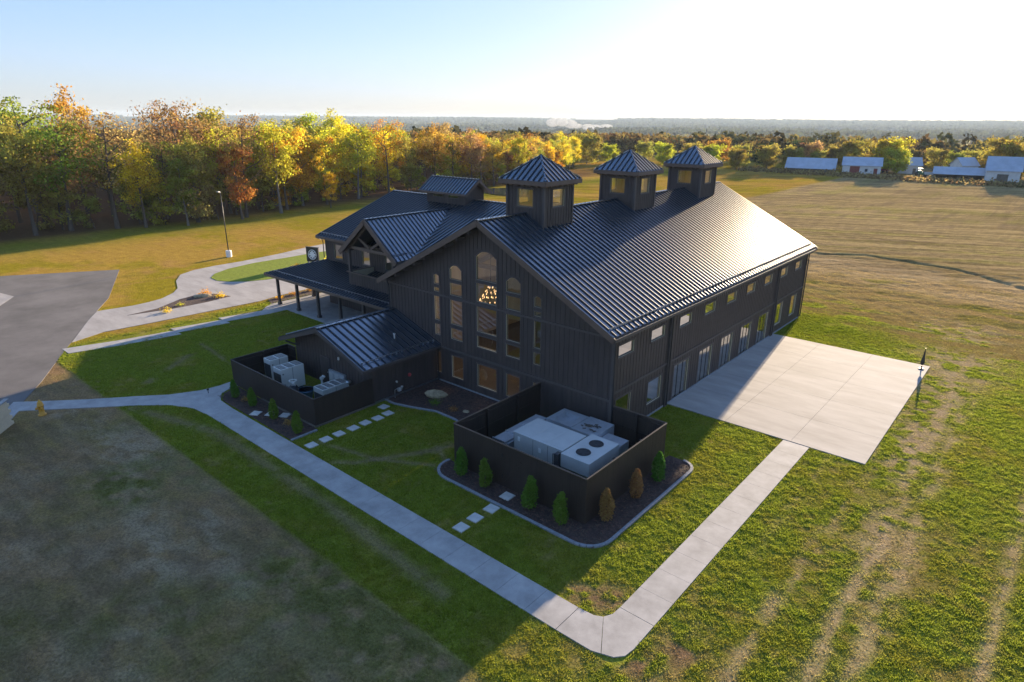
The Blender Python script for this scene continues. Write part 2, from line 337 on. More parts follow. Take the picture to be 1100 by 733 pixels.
mm3 = t.nodes.new('ShaderNodeMath'); mm3.operation = 'MULTIPLY'; t.links.new(mm.outputs[0], mm3.inputs[0]); t.links.new(mx3.outputs[0], mm3.inputs[1]); mm = mm3
vm = t.nodes.new('ShaderNodeVectorMath'); vm.operation = 'SCALE'; t.links.new(a_.outputs['Color'], vm.inputs[0]); t.links.new(mm.outputs[0], vm.inputs['Scale'])
t.links.new(vm.outputs[0], b.inputs['Base Color']); b.inputs['Roughness'].default_value = .95; b.inputs['Specular IOR Level'].default_value = 0
bp = t.nodes.new('ShaderNodeBump'); bp.inputs['Distance'].default_value = .10; bp.inputs['Strength'].default_value = .9
ad = t.nodes.new('ShaderNodeMath'); t.links.new(n1.outputs[0], ad.inputs[0]); t.links.new(n2.outputs[0], ad.inputs[1])
t.links.new(ad.outputs[0], bp.inputs['Height']); t.links.new(bp.outputs[0], b.inputs['Normal'])
me.materials.append(m); go = bpy.data.objects.new('ground', me); COL.objects.link(go); tag(go, kind='structure')

# ---------------------------------------------------------------- roads, walks, pads
def sheet(name, polys, m, z=.05, z0=-.05, label=None):
    mb = MB()
    for p in polys:
        ar = sum(p[i][0]*p[(i+1) % len(p)][1]-p[(i+1) % len(p)][0]*p[i][1] for i in range(len(p)))
        mb.prism(p if ar > 0 else p[::-1], z0, z)
    return tag(mb.build(name, m), kind='structure')
PARK = [(-61.8, -1.9), (-48, -7.8), (-40.5, -12.1), (-32.1, -16.6), (-26.5, -19.5), (-22.3, -22.0), (-16, -26), (-12, -29), (-25, -55), (-85, -20), (-68.5, -12.8)]
sheet('parking_lot', [PARK], M['asphalt'], .03)
sheet('concrete_patch', [[(-60.5, -15.2), (-56.1, -14.3), (-52.4, -16.5), (-60, -19)]], M['concrete2'], .036)
DRIVE = [(-40.7, -12.0), (-43.4, -10.4), (-42.9, -7.3), (-43.1, -5.6), (-43.6, -4.1), (-45.1, -2.3), (-46.8, -1.1), (-50.5, 0.3), (-53.3, 2.0), (-54.6, 4.2), (-55.1, 7.1), (-55.2, 11.1), (-56.1, 17), (-57.5, 22.4), (-58.2, 28), (-57, 34),
         (-53, 38), (-46, 39), (-38, 36), (-36, 28), (-35.8, 12), (-35.4, 4.8), (-34.9, 2.2), (-35.2, -3.3), (-35.4, -8.5), (-35.7, -12.4), (-34.6, -15.2)]
sheet('driveway', [DRIVE], M['concrete2'], .04)
ISL = [(-48.9, 3.7), (-47.0, 3.5), (-45.5, 4.2), (-44.0, 5.6), (-43.1, 7.7), (-42.7, 11.1), (-42.9, 16), (-43.6, 21), (-45.5, 26), (-49, 28), (-52, 26), (-53, 21), (-52.8, 16.5), (-52.9, 11.5), (-52.0, 7.4), (-50.6, 5.0)]
m2 = mat('island_turf', (.19, .23, .03), .95, var=.3, scale=3, bump=.06, bscale=9, spec=.1)
sheet('island_lawn', [ISL], m2, .07)
def strip_slabs(mb, x0, x1, y0, y1, along, n, gap=.012):
    for k in range(n):
        if along == 'x':
            a = x0+(x1-x0)*k/n; b_ = x0+(x1-x0)*(k+1)/n; mb.box(a+gap/2, b_-gap/2, y0, y1, -.05, .045)
        else:
            a = y0+(y1-y0)*k/n; b_ = y0+(y1-y0)*(k+1)/n; mb.box(x0, x1, a+gap/2, b_-gap/2, -.05, .045)
mb = MB(); strip_slabs(mb, -11.5, 16.6, -14.13, -12.6, 'x', 18); strip_slabs(mb, 17.85, 19.36, -11.5, 7.35, 'y', 12)
cor = [[(16.62, -14.13), (16.62, -12.6), (17.3, -12.55), (17.62, -12.38), (18.55, -13.98), (18.2, -14.1)],
       [(17.63, -12.37), (17.82, -12.0), (17.85, -11.52), (19.36, -11.52), (19.36, -13.0), (19.28, -13.5), (19.0, -13.82), (18.57, -13.97)]]
for c in cor: mb.prism(c[::-1] if sum(c[i][0]*c[(i+1) % len(c)][1]-c[(i+1) % len(c)][0]*c[i][1] for i in range(len(c))) < 0 else c, -.05, .045)
W1 = [(-11.52, -14.13), (-11.52, -12.6), (-13.4, -12.5), (-14.5, -11.9), (-14.9, -11.0), (-15.05, -10.0), (-16.1, -10.0), (-15.95, -11.3), (-16.1, -12.6), (-17.0, -14.4), (-18.3, -15.9), (-20.4, -18.5), (-22.9, -21.2), (-21.9, -22.3), (-19.3, -19.4), (-17.0, -16.8), (-15.2, -15.1), (-13.5, -14.3)]
mb.prism(W1[::-1], -.05, .045)
W2 = [(-22.95, -21.2), (-23.6, -21.9), (-20, -24.2), (-15, -27.5), (-13, -28.7), (-12.3, -27.9), (-15.5, -26.0), (-18.2, -24.1), (-21.3, -22.3)]
mb.prism(W2, -.05, .043)
tag(mb.build('sidewalk', M['concrete']), kind='structure')
mb = MB()
for i, (a, b_) in enumerate(((-16.3, -12.5), (-12.48, -8.0), (-7.98, -3.5), (-3.48, .6))):
    mb.prism([(-33.3+.02*i, a), (-31.7, a), (-30.6, b_), (-31.3 if i > 1 else -32.2, b_)] if i == 0 else [(-32.2, a), (-30.6, a), (-29.9, b_), (-31.4, b_)], -.05, .045)
mb.prism([(-31.4, .62), (-29.9, .62), (-29.9, 2.4), (-32.9, 2.4), (-32.4, 1.6)], -.05, .045)
tag(mb.build('entry_walk', M['concrete']), kind='structure')
mb = MB(); 
for k in range(5): mb.box(-33.0+k*4.6+.01, -33.0+(k+1)*4.6-.01, 2.42, 7.0, -.05, .05)
for k in range(2): mb.box(-33.0, -29.0, 7.02+k*4.5, 7.0+(k+1)*4.5, -.05, .05)
tag(mb.build('porch_floor', M['concrete']), kind='structure')
mb = MB()
for a in range(3):
    for b_ in range(5): mb.box(9.97+a*4.14+.007, 9.97+(a+1)*4.14-.007, 7.4+b_*4.06+.007, 7.4+(b_+1)*4.06-.007, -.05, .06)
tag(mb.build('patio_slab', M['concrete2']), kind='structure')
# mulch beds and edging
def rr(cx, cy, r, a0, a1, n=8): return [(cx+r*cos(R(a0+(a1-a0)*k/n)), cy+r*sin(R(a0+(a1-a0)*k/n))) for k in range(n+1)]
BEDR = [(4.3, -7.8)]+rr(5.5, -8.1, 1.25, 170, 270)+rr(14.0, -8.1, 1.25, 270, 360)+rr(14.4, .1, .85, 0, 90)+[(13.5, .95), (13.5, -7.7)]
BEDL = [(-4.6, -10.6), (-4.6, -12.45), (-13.3, -12.4), (-14.3, -11.8), (-14.75, -10.9), (-14.8, -10.55)]
BEDC = [(-4.95, -4.9), (-4.1, -4.95), (-2.6, -4.5), (-1.0, -3.9), (.8, -3.9), (2.6, -4.4), (4.7, -5.4), (4.7, -.02), (-4.95, -.02)]
BEDT = [(-39.6, -9.0), (-39.9, -6.1), (-41.8, -3.0), (-42.3, -1.0), (-41.2, .6), (-39.0, 1.2), (-38.6, -1.5), (-38.7, -5)]
BEDS = [(-34.8, 3.2), (-33.2, 2.6), (-33.1, 14), (-35.6, 14)]
BEDI = [(-47.5, 13.5), (-44.5, 13.3), (-43.8, 18), (-44.5, 21), (-47.5, 20.5)]
sheet('mulch_bed', [BEDR, BEDL, BEDC, BEDT, BEDS], M['mulch'], .055); sheet('mulch_bed', [BEDI], M['mulch'], .09)
def edging(pts, w=.16, h=.10):
    mb = MB()
    # even short blocks along the line
    P = [Vector((*p, 0)) for p in pts]; L = [0]
    for a, b_ in zip(P[:-1], P[1:]): L.append(L[-1]+(b_-a).length)
    n = max(2, int(L[-1]/.3)); 
    def at_(s):
        for k in range(len(P)-1):
            if s <= L[k+1] or k == len(P)-2: return P[k].lerp(P[k+1], (s-L[k])/(L[k+1]-L[k]))
    q = [at_(L[-1]*k/n) for k in range(n+1)]
    for a, b_ in zip(q[:-1], q[1:]):
        d = (b_-a)*.04; mb.bar((a.x+d.x, a.y+d.y, h/2), (b_.x-d.x, b_.y-d.y, h/2), w, h)
    return tag(mb.build('bed_edging', M['kerbstone']), kind='structure')
edging(BEDR[:-2]); edging([(-4.95, -4.95), (-4.1, -5.0), (-2.6, -4.55), (-1.0, -3.95), (.8, -3.95), (2.6, -4.45), (4.7, -5.45)]); edging([(-4.55, -10.7), (-4.55, -12.5)])

# ---------------------------------------------------------------- the barn
barn = thing('event_barn', 'large dark board and batten barn with metal roofs, three cupolas and a porch wing', 'barn')
SL = (12.41-7)/10.39; LN = 34.6
zmain = lambda x, y: 12.41-SL*abs(x)
G = {'front': ((0, 0, 0), (1, 0, 0), (0, -1, 0)), 'rear': ((0, LN, 0), (-1, 0, 0), (0, 1, 0)), 'right': ((9.96, 0, 0), (0, 1, 0), (1, 0, 0)), 'left': ((-9.96, LN, 0), (0, -1, 0), (-1, 0, 0)),
     'wfront': ((-29, 7, 0), (1, 0, 0), (0, -1, 0)), 'wleft': ((-29, 26, 0), (0, -1, 0), (-1, 0, 0)), 'wrear': ((-9.96, 26, 0), (-1, 0, 0), (0, 1, 0)),
     'afront': ((-9.7, -5.9, 0), (1, 0, 0), (0, -1, 0)), 'aright': ((-5.02, -5.9, 0), (0, 1, 0), (1, 0, 0)), 'aleft': ((-14.35, 0, 0), (0, -1, 0), (-1, 0, 0))}
# hole: (s0, s1, z0, z1, rise, pane material, style)
def htop(h, s):
    if not h[4]: return h[3]
    c = (h[0]+h[1])/2; w = (h[1]-h[0])/2; return h[3]-h[4]*min(1, abs((s-c)/w))**2.2
def wall(fr, s0, s1, topf, holes=(), zb=0, breaks=(), thick=.18, spacing=.36, name='wall', mats=None, batten=True, belts=(), parent=None, inner=True):
    mb = MB(); O, u, n = fr
    P = lambda s, d, z: (O[0]+u[0]*s+n[0]*d, O[1]+u[1]*s+n[1]*d, O[2]+z)
    br = {s0, s1, *breaks}
    for h in holes:
        br |= {h[0], h[1]}
        if h[4]: br |= {h[0]+(h[1]-h[0])*k/10 for k in range(11)}
    br = sorted(b_ for b_ in br if s0 <= b_ <= s1)
    for a, b_ in zip(br[:-1], br[1:]):
        if b_-a < 1e-5: continue
        mid = (a+b_)/2; iv = []; ca, cb = zb, zb
        for h in sorted([h for h in holes if h[0] < mid < h[1]], key=lambda h: h[2]):
            iv.append((ca, cb, h[2], h[2])); ca, cb = htop(h, a), htop(h, b_)
        iv.append((ca, cb, topf(a), topf(b_)))
        for a0, b0, a1, b1 in iv:
            if a1-a0 < 1e-4 and b1-b0 < 1e-4: continue
            mb.face([P(a, 0, a0), P(b_, 0, b0), P(b_, 0, b1), P(a, 0, a1)])
            if inner: mb.face([P(a, -thick, a1), P(b_, -thick, b1), P(b_, -thick, b0), P(a, -thick, a0)], 1)
    for h in holes:
        a, b_, z0 = h[:3]; za, z1b = htop(h, a), htop(h, b_)
        mb.face([P(a, 0, z0), P(a, 0, za), P(a, -thick, za), P(a, -thick, z0)], 2)
        mb.face([P(b_, 0, z0), P(b_, -thick, z0), P(b_, -thick, z1b), P(b_, 0, z1b)], 2)
        mb.face([P(a, 0, z0), P(a, -thick, z0), P(b_, -thick, z0), P(b_, 0, z0)], 2)
        k = 10 if h[4] else 1
        for j in range(k):
            p, q_ = a+(b_-a)*j/k, a+(b_-a)*(j+1)/k
            mb.face([P(p, 0, htop(h, p)), P(q_, 0, htop(h, q_)), P(q_, -thick, htop(h, q_)), P(p, -thick, htop(h, p))], 2)
    if batten:
        s = s0+spacing/2
        while s < s1:
            zc = zb+.02; tp = min(topf(s-.02), topf(s+.02))-.02
            for h in sorted([h for h in holes if h[0]-.09 < s < h[1]+.09], key=lambda h: h[2]):
                if h[2]-.1-zc > .03: mb.fbox(fr, s-.024, s+.024, -.005, .024, zc, h[2]-.1)
                zc = h[3]+.1
            if tp-zc > .03: mb.fbox(fr, s-.024, s+.024, -.005, .024, zc, tp)
            s += spacing
    return mb.build(name, mats or [M['siding'], M['pine'], M['casing']], parent or barn)
def window(fr, h, parent=None, name='window', casing=.085, mull=0, mm_=None):
    mb = MB(); O, u, n = fr; a, b_, z0, z1, rise = h[:5]; m = mm_ or M['trim']
    mb.fbox(fr, a-casing, a, -.01, .034, z0-casing, htop(h, a)); mb.fbox(fr, b_, b_+casing, -.01, .034, z0-casing, htop(h, b_))
    mb.fbox(fr, a, b_, -.01, .040, z0-casing, z0)
    P = lambda s, d, z: (O[0]+u[0]*s+n[0]*d, O[1]+u[1]*s+n[1]*d, O[2]+z)
    k = 10 if rise else 1
    for j in range(k):
        p, q_ = a-casing+(b_-a+2*casing)*j/k, a-casing+(b_-a+2*casing)*(j+1)/k
        f = lambda s: htop(h, min(max(s, a), b_))
        zs = [(p, f(p)), (q_, f(q_))]
        mb.hexa([P(p, -.01, f(p)), P(q_, -.01, f(q_)), P(q_, .038, f(q_)), P(p, .038, f(p)), P(p, -.01, f(p)+casing), P(q_, -.01, f(q_)+casing), P(q_, .038, f(q_)+casing), P(p, .038, f(p)+casing)])
    # sash
    w = .035; zt = min(htop(h, a+.01), htop(h, b_-.01))
    mb.fbox(fr, a, a+w, -.10, -.06, z0, zt, 1); mb.fbox(fr, b_-w, b_, -.10, -.06, z0, zt, 1); mb.fbox(fr, a+w, b_-w, -.10, -.06, z0, z0+w, 1)
    for j in range(1, mull+1): s = a+(b_-a)*j/(mull+1); mb.fbox(fr, s-.025, s+.025, -.10, -.055, z0+w, zt, 1)
    o = mb.build(name, [m, M['black']], parent or barn)
    pb = MB()
    for j in range(k):
        p, q_ = a+(b_-a)*j/k, a+(b_-a)*(j+1)/k
        pb.face([P(p, -.08, z0), P(q_, -.08, z0), P(q_, -.08, htop(h, q_)), P(p, -.08, htop(h, p))])
    pb.build('pane', h[5], o); return o
gl, gc, g3 = M['glass'], M['glass2'], M['glass3']
GH = []
for a, b_, top, rise in ((-.9, .9, 10.3, .42), (-3.45, -2.3, 8.98, .32), (1.75, 2.95, 8.98, .32), (-5.08, -4.55, 8.08, .08), (4.08, 4.62, 8.12, .14)):
    spring = {-.9: 8.35, -3.45: 7.98, 1.75: 7.98, -5.08: 7.38, 4.08: 7.42}[a]
    GH.append((a, b_, spring, top, rise, gl))
    GH.append((a, b_, 6.84, {-.9: 8.12, -3.45: 7.72, 1.75: 7.74}.get(a, 7.14), 0, gl))
    GH.append((a, b_, 4.72, 6.5, 0, gl)); GH.append((a, b_, 3.6, 4.42, 0, gl)); GH.append((a, b_, .7, 2.34, 0, gl))
topg = lambda s: 12.41-SL*abs(s)-.24
wall(G['front'], -9.96, 9.96, topg, GH, breaks=(0,))
for h in GH: window(G['front'], h)
RH = [(-h[1], -h[0], *h[2:]) for h in GH]
wall(G['rear'], -9.96, 9.96, topg, RH, breaks=(0,))
for h in RH: window(G['rear'], h)
SH = []
for k in range(9):
    y = .5+3.86*k; SH.append((y, y+1.78, 5.3, 6.05, 0, gc))
SH += [(.5, 2.3, 1.0, 2.62, 0, gc), (4.42, 6.2, .95, 2.55, 0, gc), (27.7, 29.3, .8, 2.8, 0, gc), (31.5, 33.1, .85, 2.8, 0, gc)]
DH = [(y, y+2.2, .08, 2.62, 0, M['glass4']) for y in (8.0, 11.9, 15.75, 19.6, 23.45)]
topr = lambda s: 7.0-.05
wall(G['right'], 0, LN, topr, SH+DH)
for h in SH: window(G['right'], h)
for h in DH: window(G['right'], h, name='glass_door', mull=2, casing=.14)
LH = [(y, y+1.7, 1.0, 2.6, 0, gl) for y in (2, 30)]
wall(G['left'], 0, LN, topr, LH)
for h in LH: window(G['left'], h)
# belts, corner boards, base line
mb = MB()
for fr, a, b_ in ((G['front'], -9.9, 9.9), (G['rear'], -9.9, 9.9)):
    mb.fbox(fr, a, b_, -.01, .062, 6.57, 6.71); mb.fbox(fr, a, b_, -.01, .062, 2.66, 2.82)
mb.fbox(G['right'], .06, LN-.06, -.01, .062, 3.10, 3.24); mb.fbox(G['front'], -9.9, 9.9, -.01, .05, .02, .16, 1); mb.fbox(G['right'], .06, LN-.06, -.01, .05, .02, .14, 1)
mb.build('belt_trim', [M['trim'], M['kerbstone']], barn)
mb = MB()
for x, y in ((9.96, 0), (-9.96, 0), (9.96, LN), (-9.96, LN)): mb.box(x-.09, x+.075, y-.075, y+.09, 0, 6.85)
for y in (6.95, 26.9): mb.box(9.9, 10.1, y-.18, y+.18, 0, 6.8)
each(mb, 'corner_board', M['trim'], barn)
# main roof
mb = MB(); OV = .86
roof_plane(mb, [(0, -OV), (10.39, -OV), (10.39, LN+OV), (0, LN+OV)], lambda x, y: 12.41-SL*x, .5)
roof_plane(mb, [(0, -OV), (-10.39, -OV), (-10.39, LN+OV), (0, LN+OV)], lambda x, y: 12.41+SL*x, .5)
mb.build('roof', [M['roof'], M['roof_edge'], M['seam_shade']], barn)
mb = MB()
for sx in (1, -1):
    for y in (-OV, LN+OV):
        z = lambda x: 12.41-SL*abs(x)
        mb.bar((sx*.0, y+(-.03 if y < 0 else .03), z(0)-.16), (sx*10.45, y+(-.03 if y < 0 else .03), z(10.45)-.16), .07, .36)
each(mb, 'rake_fascia', M['fascia'], barn)
def eave_trim(x, ya, yb, z, sx):
    mb = MB(); mb.box(min(x, x+sx*.12), max(x, x+sx*.12), ya, yb, z-.28, z-.10); mb.build('gutter', M['trim'], barn)
eave_trim(10.42, -OV, LN+OV, 7.0, 1)
mb = MB(); mb.bar((0, -OV-.01, 12.44), (0, LN+OV+.01, 12.44), .34, .06); mb.build('ridge_cap', M['roof'], barn)
def snowbar(a, b_, n, nm='snow_guard'):
    mb = MB(); a = Vector(a); b_ = Vector(b_); mb.bar(a, b_, .035, .05)
    for k in range(n+1):
        p = a.lerp(b_, k/n); mb.box(p.x-.04, p.x+.04, p.y-.04, p.y+.04, p.z-.14, p.z+.03)
    mb.build(nm, M['snow'], barn)
snowbar((9.95, -OV+.3, 7.36), (9.95, LN+OV-.3, 7.36), 78)
# outlookers beneath the front rakes
mb = MB()
for sx in (1, -1):
    for k in range(9):
        x = sx*(.9+k*1.08); z = 12.41-SL*abs(x)-.36; mb.box(x-.11, x+.11, -.78, 0, z-.13, z+.09)
each(mb, 'outlooker', M['trim'], barn)
for x, y in ((10.08, -.1), (10.08, 6.95), (10.08, 26.9), (10.08, LN+.05)):
    mb = MB(); mb.tube([(10.45, y, 6.75), (10.3, y, 6.6), (10.13, y, 6.45), (10.13, y, .15)], .055, 6); mb.build('downspout', M['black'], barn)
mb = MB(); mb.tube([(-4.75, -.14, 2.6), (-4.75, -.14, .1)], .05, 6); mb.build('downspout', M['black'], barn)
mb = MB(); mb.tube([(-10.25, -.1, 6.7), (-10.08, -.1, 6.4), (-10.08, -.1, 4.4)], .055, 6); mb.build('downspout', M['black'], barn)
# interior: lined ceiling follows the roof underside; floors
mb = MB(); mb.box(-9.75, 9.75, .2, LN-.2, .0, .09); mb.build('hall_floor', M['floorwood'], barn)
mb = MB()
for sx in (1, -1):
    mb.face([(0, .19, 12.05), (sx*9.77, .19, 12.05-SL*9.77), (sx*9.77, LN-.19, 12.05-SL*9.77), (0, LN-.19, 12.05)])
mb.build('hall_ceiling', M['pine'], barn)
mb = MB()
for k in range(6):
    y = 3.5+k*5.5
    for sx in (1, -1): mb.bar((0, y, 11.7), (sx*9.7, y, 11.7-SL*9.7), .25, .35)
    mb.bar((-6.5, y, 8.3), (6.5, y, 8.3), .25, .3); mb.bar((0, y, 8.3), (0, y, 11.6), .22, .22)
mb.build('hall_truss', M['floorwood'], barn)
mb = MB()   # stone chimney breast inside, seen through the gable glass
for k in range(14):
    for j in range(5): mb.box(-3.0+j*.62+.02*(k % 3), -3.0+(j+1)*.62-.03, 15.2, 16+.05*((k+j) % 3), .1+k*.45, .1+(k+1)*.45-.03)
mb.build('hearth_stones', M['kerbstone'], barn)
ch = thing('chandelier', 'lit tiered chandelier hanging behind the tall middle gable window', 'chandelier', (-2.55, 3.2, 6.1))
mb = MB()
for r_, z in ((.18, .75), (.38, .45), (.60, .12), (.8, -.2)):
    n = int(8+r_*22)
    mb.tube([(r_*cos(2*pi*k/n), r_*sin(2*pi*k/n), z) for k in range(n+1)], .02, 5)
mb.tube([(0, 0, 1.0), (0, 0, 4.5)], .02, 5); mb.tube([(0, 0, -.2), (0, 0, 1)], .03, 6)
for k in range(6): mb.tube([(0, 0, .95), (.8*cos(k*pi/3), .8*sin(k*pi/3), -.2)], .012, 4)
mb.build('chandelier_frame', M['black'], ch)
mb = MB()
for r_, z in ((.18, .75), (.38, .45), (.60, .12), (.8, -.2)):
    n = int(3+r_*14)
    for k in range(n): mb.lathe((r_*cos(2*pi*k/n), r_*sin(2*pi*k/n), z), [(.01, 0), (.04, .03), (.035, .10), (.005, .15)], 6)
mb.build('bulbs', M['bulb'], ch)
pl = bpy.data.lights.new('chandelier_light', 'POINT'); pl.energy = 110; pl.color = (1, .72, .42); pl.shadow_soft_size = .7
po = bpy.data.objects.new('chandelier_light', pl); COL.objects.link(po); po.parent = ch; po.location = (0, .3, -.9)

# cupolas
def cupola(y, parent=barn):
    H = 1.6; zb = 11.1; zt = 14.35; hw = .66
    mbs = MB(); frs = [((0, y-H, 0), (1, 0, 0), (0, -1, 0)), ((H, y, 0), (0, 1, 0), (1, 0, 0)), ((0, y+H, 0), (-1, 0, 0), (0, 1, 0)), ((-H, y, 0), (0, -1, 0), (-1, 0, 0))]
    root = None
    for i, fr in enumerate(frs):
        h = (-hw, hw, 12.85, 14.0, 0, g3)
        w = wall(fr, -H, H, lambda s: zt, [h], zb=zb, thick=.14, spacing=.30, name='cupola' if root is None else 'side_wall', parent=parent if root is None else root)
        if root is None: root = w
    for fr in frs: window(fr, (-hw, hw, 12.85, 14.0, 0, g3), parent=root)
    mb = MB()
    for sx in (-1, 1):
        for sy in (-1, 1): mb.box(sx*H-.08, sx*H+.08, y+sy*H-.08, y+sy*H+.08, zb, zt)
    each(mb, 'corner_post', M['trim'], root)
    mb = MB(); mb.box(-H+.1, H-.1, y-H+.1, y+H-.1, 12.5, 12.56); mb.build('inner_floor', M['pine'], root)
    mb = MB(); E = 2.02; za, ze = 16.15, 14.62; sl_ = (za-ze)/E
    tri = [((0, y), (-E, y-E), (E, y-E), lambda x, yy: za+sl_*(yy-y)), ((0, y), (E, y-E), (E, y+E), lambda x, yy: za-sl_*x), ((0, y), (E, y+E), (-E, y+E), lambda x, yy: za-sl_*(yy-y)), ((0, y), (-E, y+E), (-E, y-E), lambda x, yy: za+sl_*x)]
    for a, b_, c, f in tri: roof_plane(mb, [a, b_, c], f, .46, thick=.1, off=.12)
    for sx in (-1, 1):
        for sy in (-1, 1): mb.bar((0, y, za+.03), (sx*E, y+sy*E, ze+.03), .12, .05)
    mb.build('cupola_roof', [M['roof'], M['roof_edge'], M['seam_shade']], root)
    mb = MB()
    for a in range(2):
        mb.box(-E-.03, E+.03, y+(-E-.06 if a == 0 else E), y+(-E if a == 0 else E+.06), ze-.30, ze-.02)
        mb.box((-E-.06 if a == 0 else E), (-E if a == 0 else E+.06), y-E-.03, y+E+.03, ze-.30, ze-.02)
    mb.box(-E, E, y-E, y+E, ze-.24, ze-.18)
    for k in range(7):
        t_ = -E+.25+k*(2*E-.5)/6
        for q_ in (-1, 1): mb.box(t_-.06, t_+.06, y+q_*(E-.35)-.2, y+q_*(E-.35)+.2, ze-.4, ze-.24); mb.box(q_*(E-.35)-.2, q_*(E-.35)+.2, y+t_-.06, y+t_+.06, ze-.4, ze-.24)
    mb.build('soffit', M['fascia'], root)
for y in (5.515, 17.22, 29.03): cupola(y)

# ---- wing with its roof
WS = .357; ZE, ZR, YE, YR = 7.17, 10.85, 6.3, 16.6
zwf = lambda x, y: ZE+WS*(y-YE); zwr = lambda x, y: ZR-WS*(y-YR)
vx = lambda z: -(12.41-z)/SL
mb = MB()
roof_plane(mb, [(-29.4, YE), (vx(ZE)-.0, YE), (vx(ZR), YR), (-29.4, YR)], zwf, .46)
roof_plane(mb, [(-29.4, YR), (vx(ZR), YR), (vx(ZE), 2*YR-YE), (-29.4, 2*YR-YE)], zwr, .46)
mb.build('roof', [M['roof'], M['roof_edge'], M['seam_shade']], barn)
mb = MB(); mb.bar((-29.43, YR, ZR+.03), (vx(ZR), YR, ZR+.03), .34, .06)
mb.bar((vx(ZE)+.03, YE, ZE+.03), (vx(ZR), YR, ZR+.03), .2, .03); mb.build('ridge_cap', M['roof'], barn)
mb = MB(); mb.bar((-29.43, YE, ZE-.16), (-29.43, YR, ZR-.16), .07, .32); mb.bar((-29.43, YR, ZR-.16), (-29.43, 2*YR-YE, ZE-.16), .07, .32)
mb.bar((-29.4, YE-.05, ZE-.16), (-21.6, YE-.05, ZE-.16), .09, .22); each(mb, 'rake_fascia', M['fascia'], barn)
snowbar((-29.2, YE+.5, ZE+.28), (-22.2, YE+.5, ZE+.28), 15)
WH = [(1.5, 2.9, 4.95, 6.4, 0, gl), (6.1, 7.3, 5.0, 6.45, 0, gl), (9.6, 10.8, 5.0, 6.45, 0, gl), (3, 5, 1, 2.4, 0, gl), (12.2, 13.6, 5.0, 6.45, 0, gl)]
wall(G['wfront'], 0, 19.0, lambda s: 7.12, WH, parent=barn)
for h in WH: window(G['wfront'], h, mm_=M['trim'])
WLH = [(6, 8, 4.5, 6, 0, gl), (12, 14, 4.5, 6, 0, gl)]
wall(G['wleft'], 0, 19.0, lambda s: ZR-WS*abs(s-9.4)-.22, WLH, breaks=(9.4,), parent=barn)
for h in WLH: window(G['wleft'], h)
wall(G['wrear'], 0, 19.04, lambda s: 7.12, (), parent=barn)
mb = MB()
for k in range(10):
    y = YE+.5+k*1.05; mb.box(-29.4, -29.0, y-.08, y+.08, ZE+WS*(y-YE)-.42, ZE+WS*(y-YE)-.24)
each(mb, 'outlooker', M['trim'], barn)
mb = MB(); mb.tube([(-29.1, YE-.02, 6.9), (-29.2, 6.9, 6.6), (-29.2, 6.9, 4.8)], .05, 6); mb.build('downspout', M['black'], barn)
mb = MB(); mb.box(-28.8, -10.1, 7.2, 25.9, .0, .08); mb.build('wing_floor', M['floorwood'], barn)
# roof monitor on the wing
mon = MB(); fr = ((-19.7, YR-1.35, 0), (1, 0, 0), (0, -1, 0)); mh = [(-1.75, -.35, 10.98, 11.42, 0, g3), (.45, 1.85, 10.98, 11.42, 0, g3)]
mo = wall(fr, -2.75, 2.75, lambda s: 11.7, mh, zb=10.2, thick=.1, spacing=.3, name='roof_monitor')
for h in mh: window(fr, h, parent=mo, casing=.06)
wall(((-16.95, YR, 0), (0, 1, 0), (1, 0, 0)), -1.35, 1.35, lambda s: 12.55-.73*abs(s), (), zb=10.2, breaks=(0,), spacing=.27, name='side_wall', parent=mo)
wall(((-22.45, YR, 0), (0, -1, 0), (-1, 0, 0)), -1.35, 1.35, lambda s: 12.55-.73*abs(s), (), zb=10.2, breaks=(0,), spacing=.27, name='side_wall', parent=mo)
wall(((-19.7, YR+1.35, 0), (-1, 0, 0), (0, 1, 0)), -2.75, 2.75, lambda s: 11.7, (), zb=10.2, name='side_wall', parent=mo)
mb = MB()
roof_plane(mb, [(-23.1, YR), (-16.3, YR), (-16.3, YR-1.8), (-23.1, YR-1.8)], lambda x, y: 12.83-.72*(YR-y), .44, thick=.14)
roof_plane(mb, [(-23.1, YR), (-16.3, YR), (-16.3, YR+1.8), (-23.1, YR+1.8)], lambda x, y: 12.83-.72*(y-YR), .44, thick=.14)
mb.bar((-23.12, YR, 12.86), (-16.28, YR, 12.86), .24, .05); mb.build('monitor_roof', [M['roof'], M['roof_edge'], M['seam_shade']], mo)
mb = MB()
for x in (-16.27, -23.13):
    for sy in (-1, 1): mb.bar((x, YR, 12.7), (x, YR+sy*1.82, 12.7-.72*1.82), .05, .22)
mb.box(-23.1, -16.3, YR-1.86, YR-1.8, 11.33, 11.52); mb.build('fascia', M['fascia'], mo)
# cross gable over the balcony
CX, CH, CS, CZ, CY = -18.0, 3.95, .80, 10.15, 3.9
zc = lambda x, y: CZ-CS*abs(x-CX)
yv = lambda z: YE+(z-ZE)/WS
mb = MB()
for sx in (1, -1):
    xe = CX+sx*CH; ze = CZ-CS*CH
    roof_plane(mb, [(CX, CY), (xe, CY), (xe, YE+.05), (CX+sx*(CZ-ZE)/CS, YE), (CX, yv(CZ))], lambda x, y, sx=sx: CZ-CS*sx*(x-CX), .46, thick=.2)
mb.bar((CX, CY-.02, CZ+.03), (CX, yv(CZ), CZ+.03), .32, .06)
for sx in (1, -1): mb.bar((CX+sx*(CZ-ZE)/CS, YE, ZE+.02), (CX, yv(CZ), CZ+.02), .2, .04)
mb.build('roof', [M['roof'], M['roof_edge'], M['seam_shade']], barn)
snowbar((CX+CH-.45, CY+.2, CZ-CS*(CH-.45)+.12), (CX+CH-.45, YE-.1, CZ-CS*(CH-.45)+.12), 6)
mb = MB()
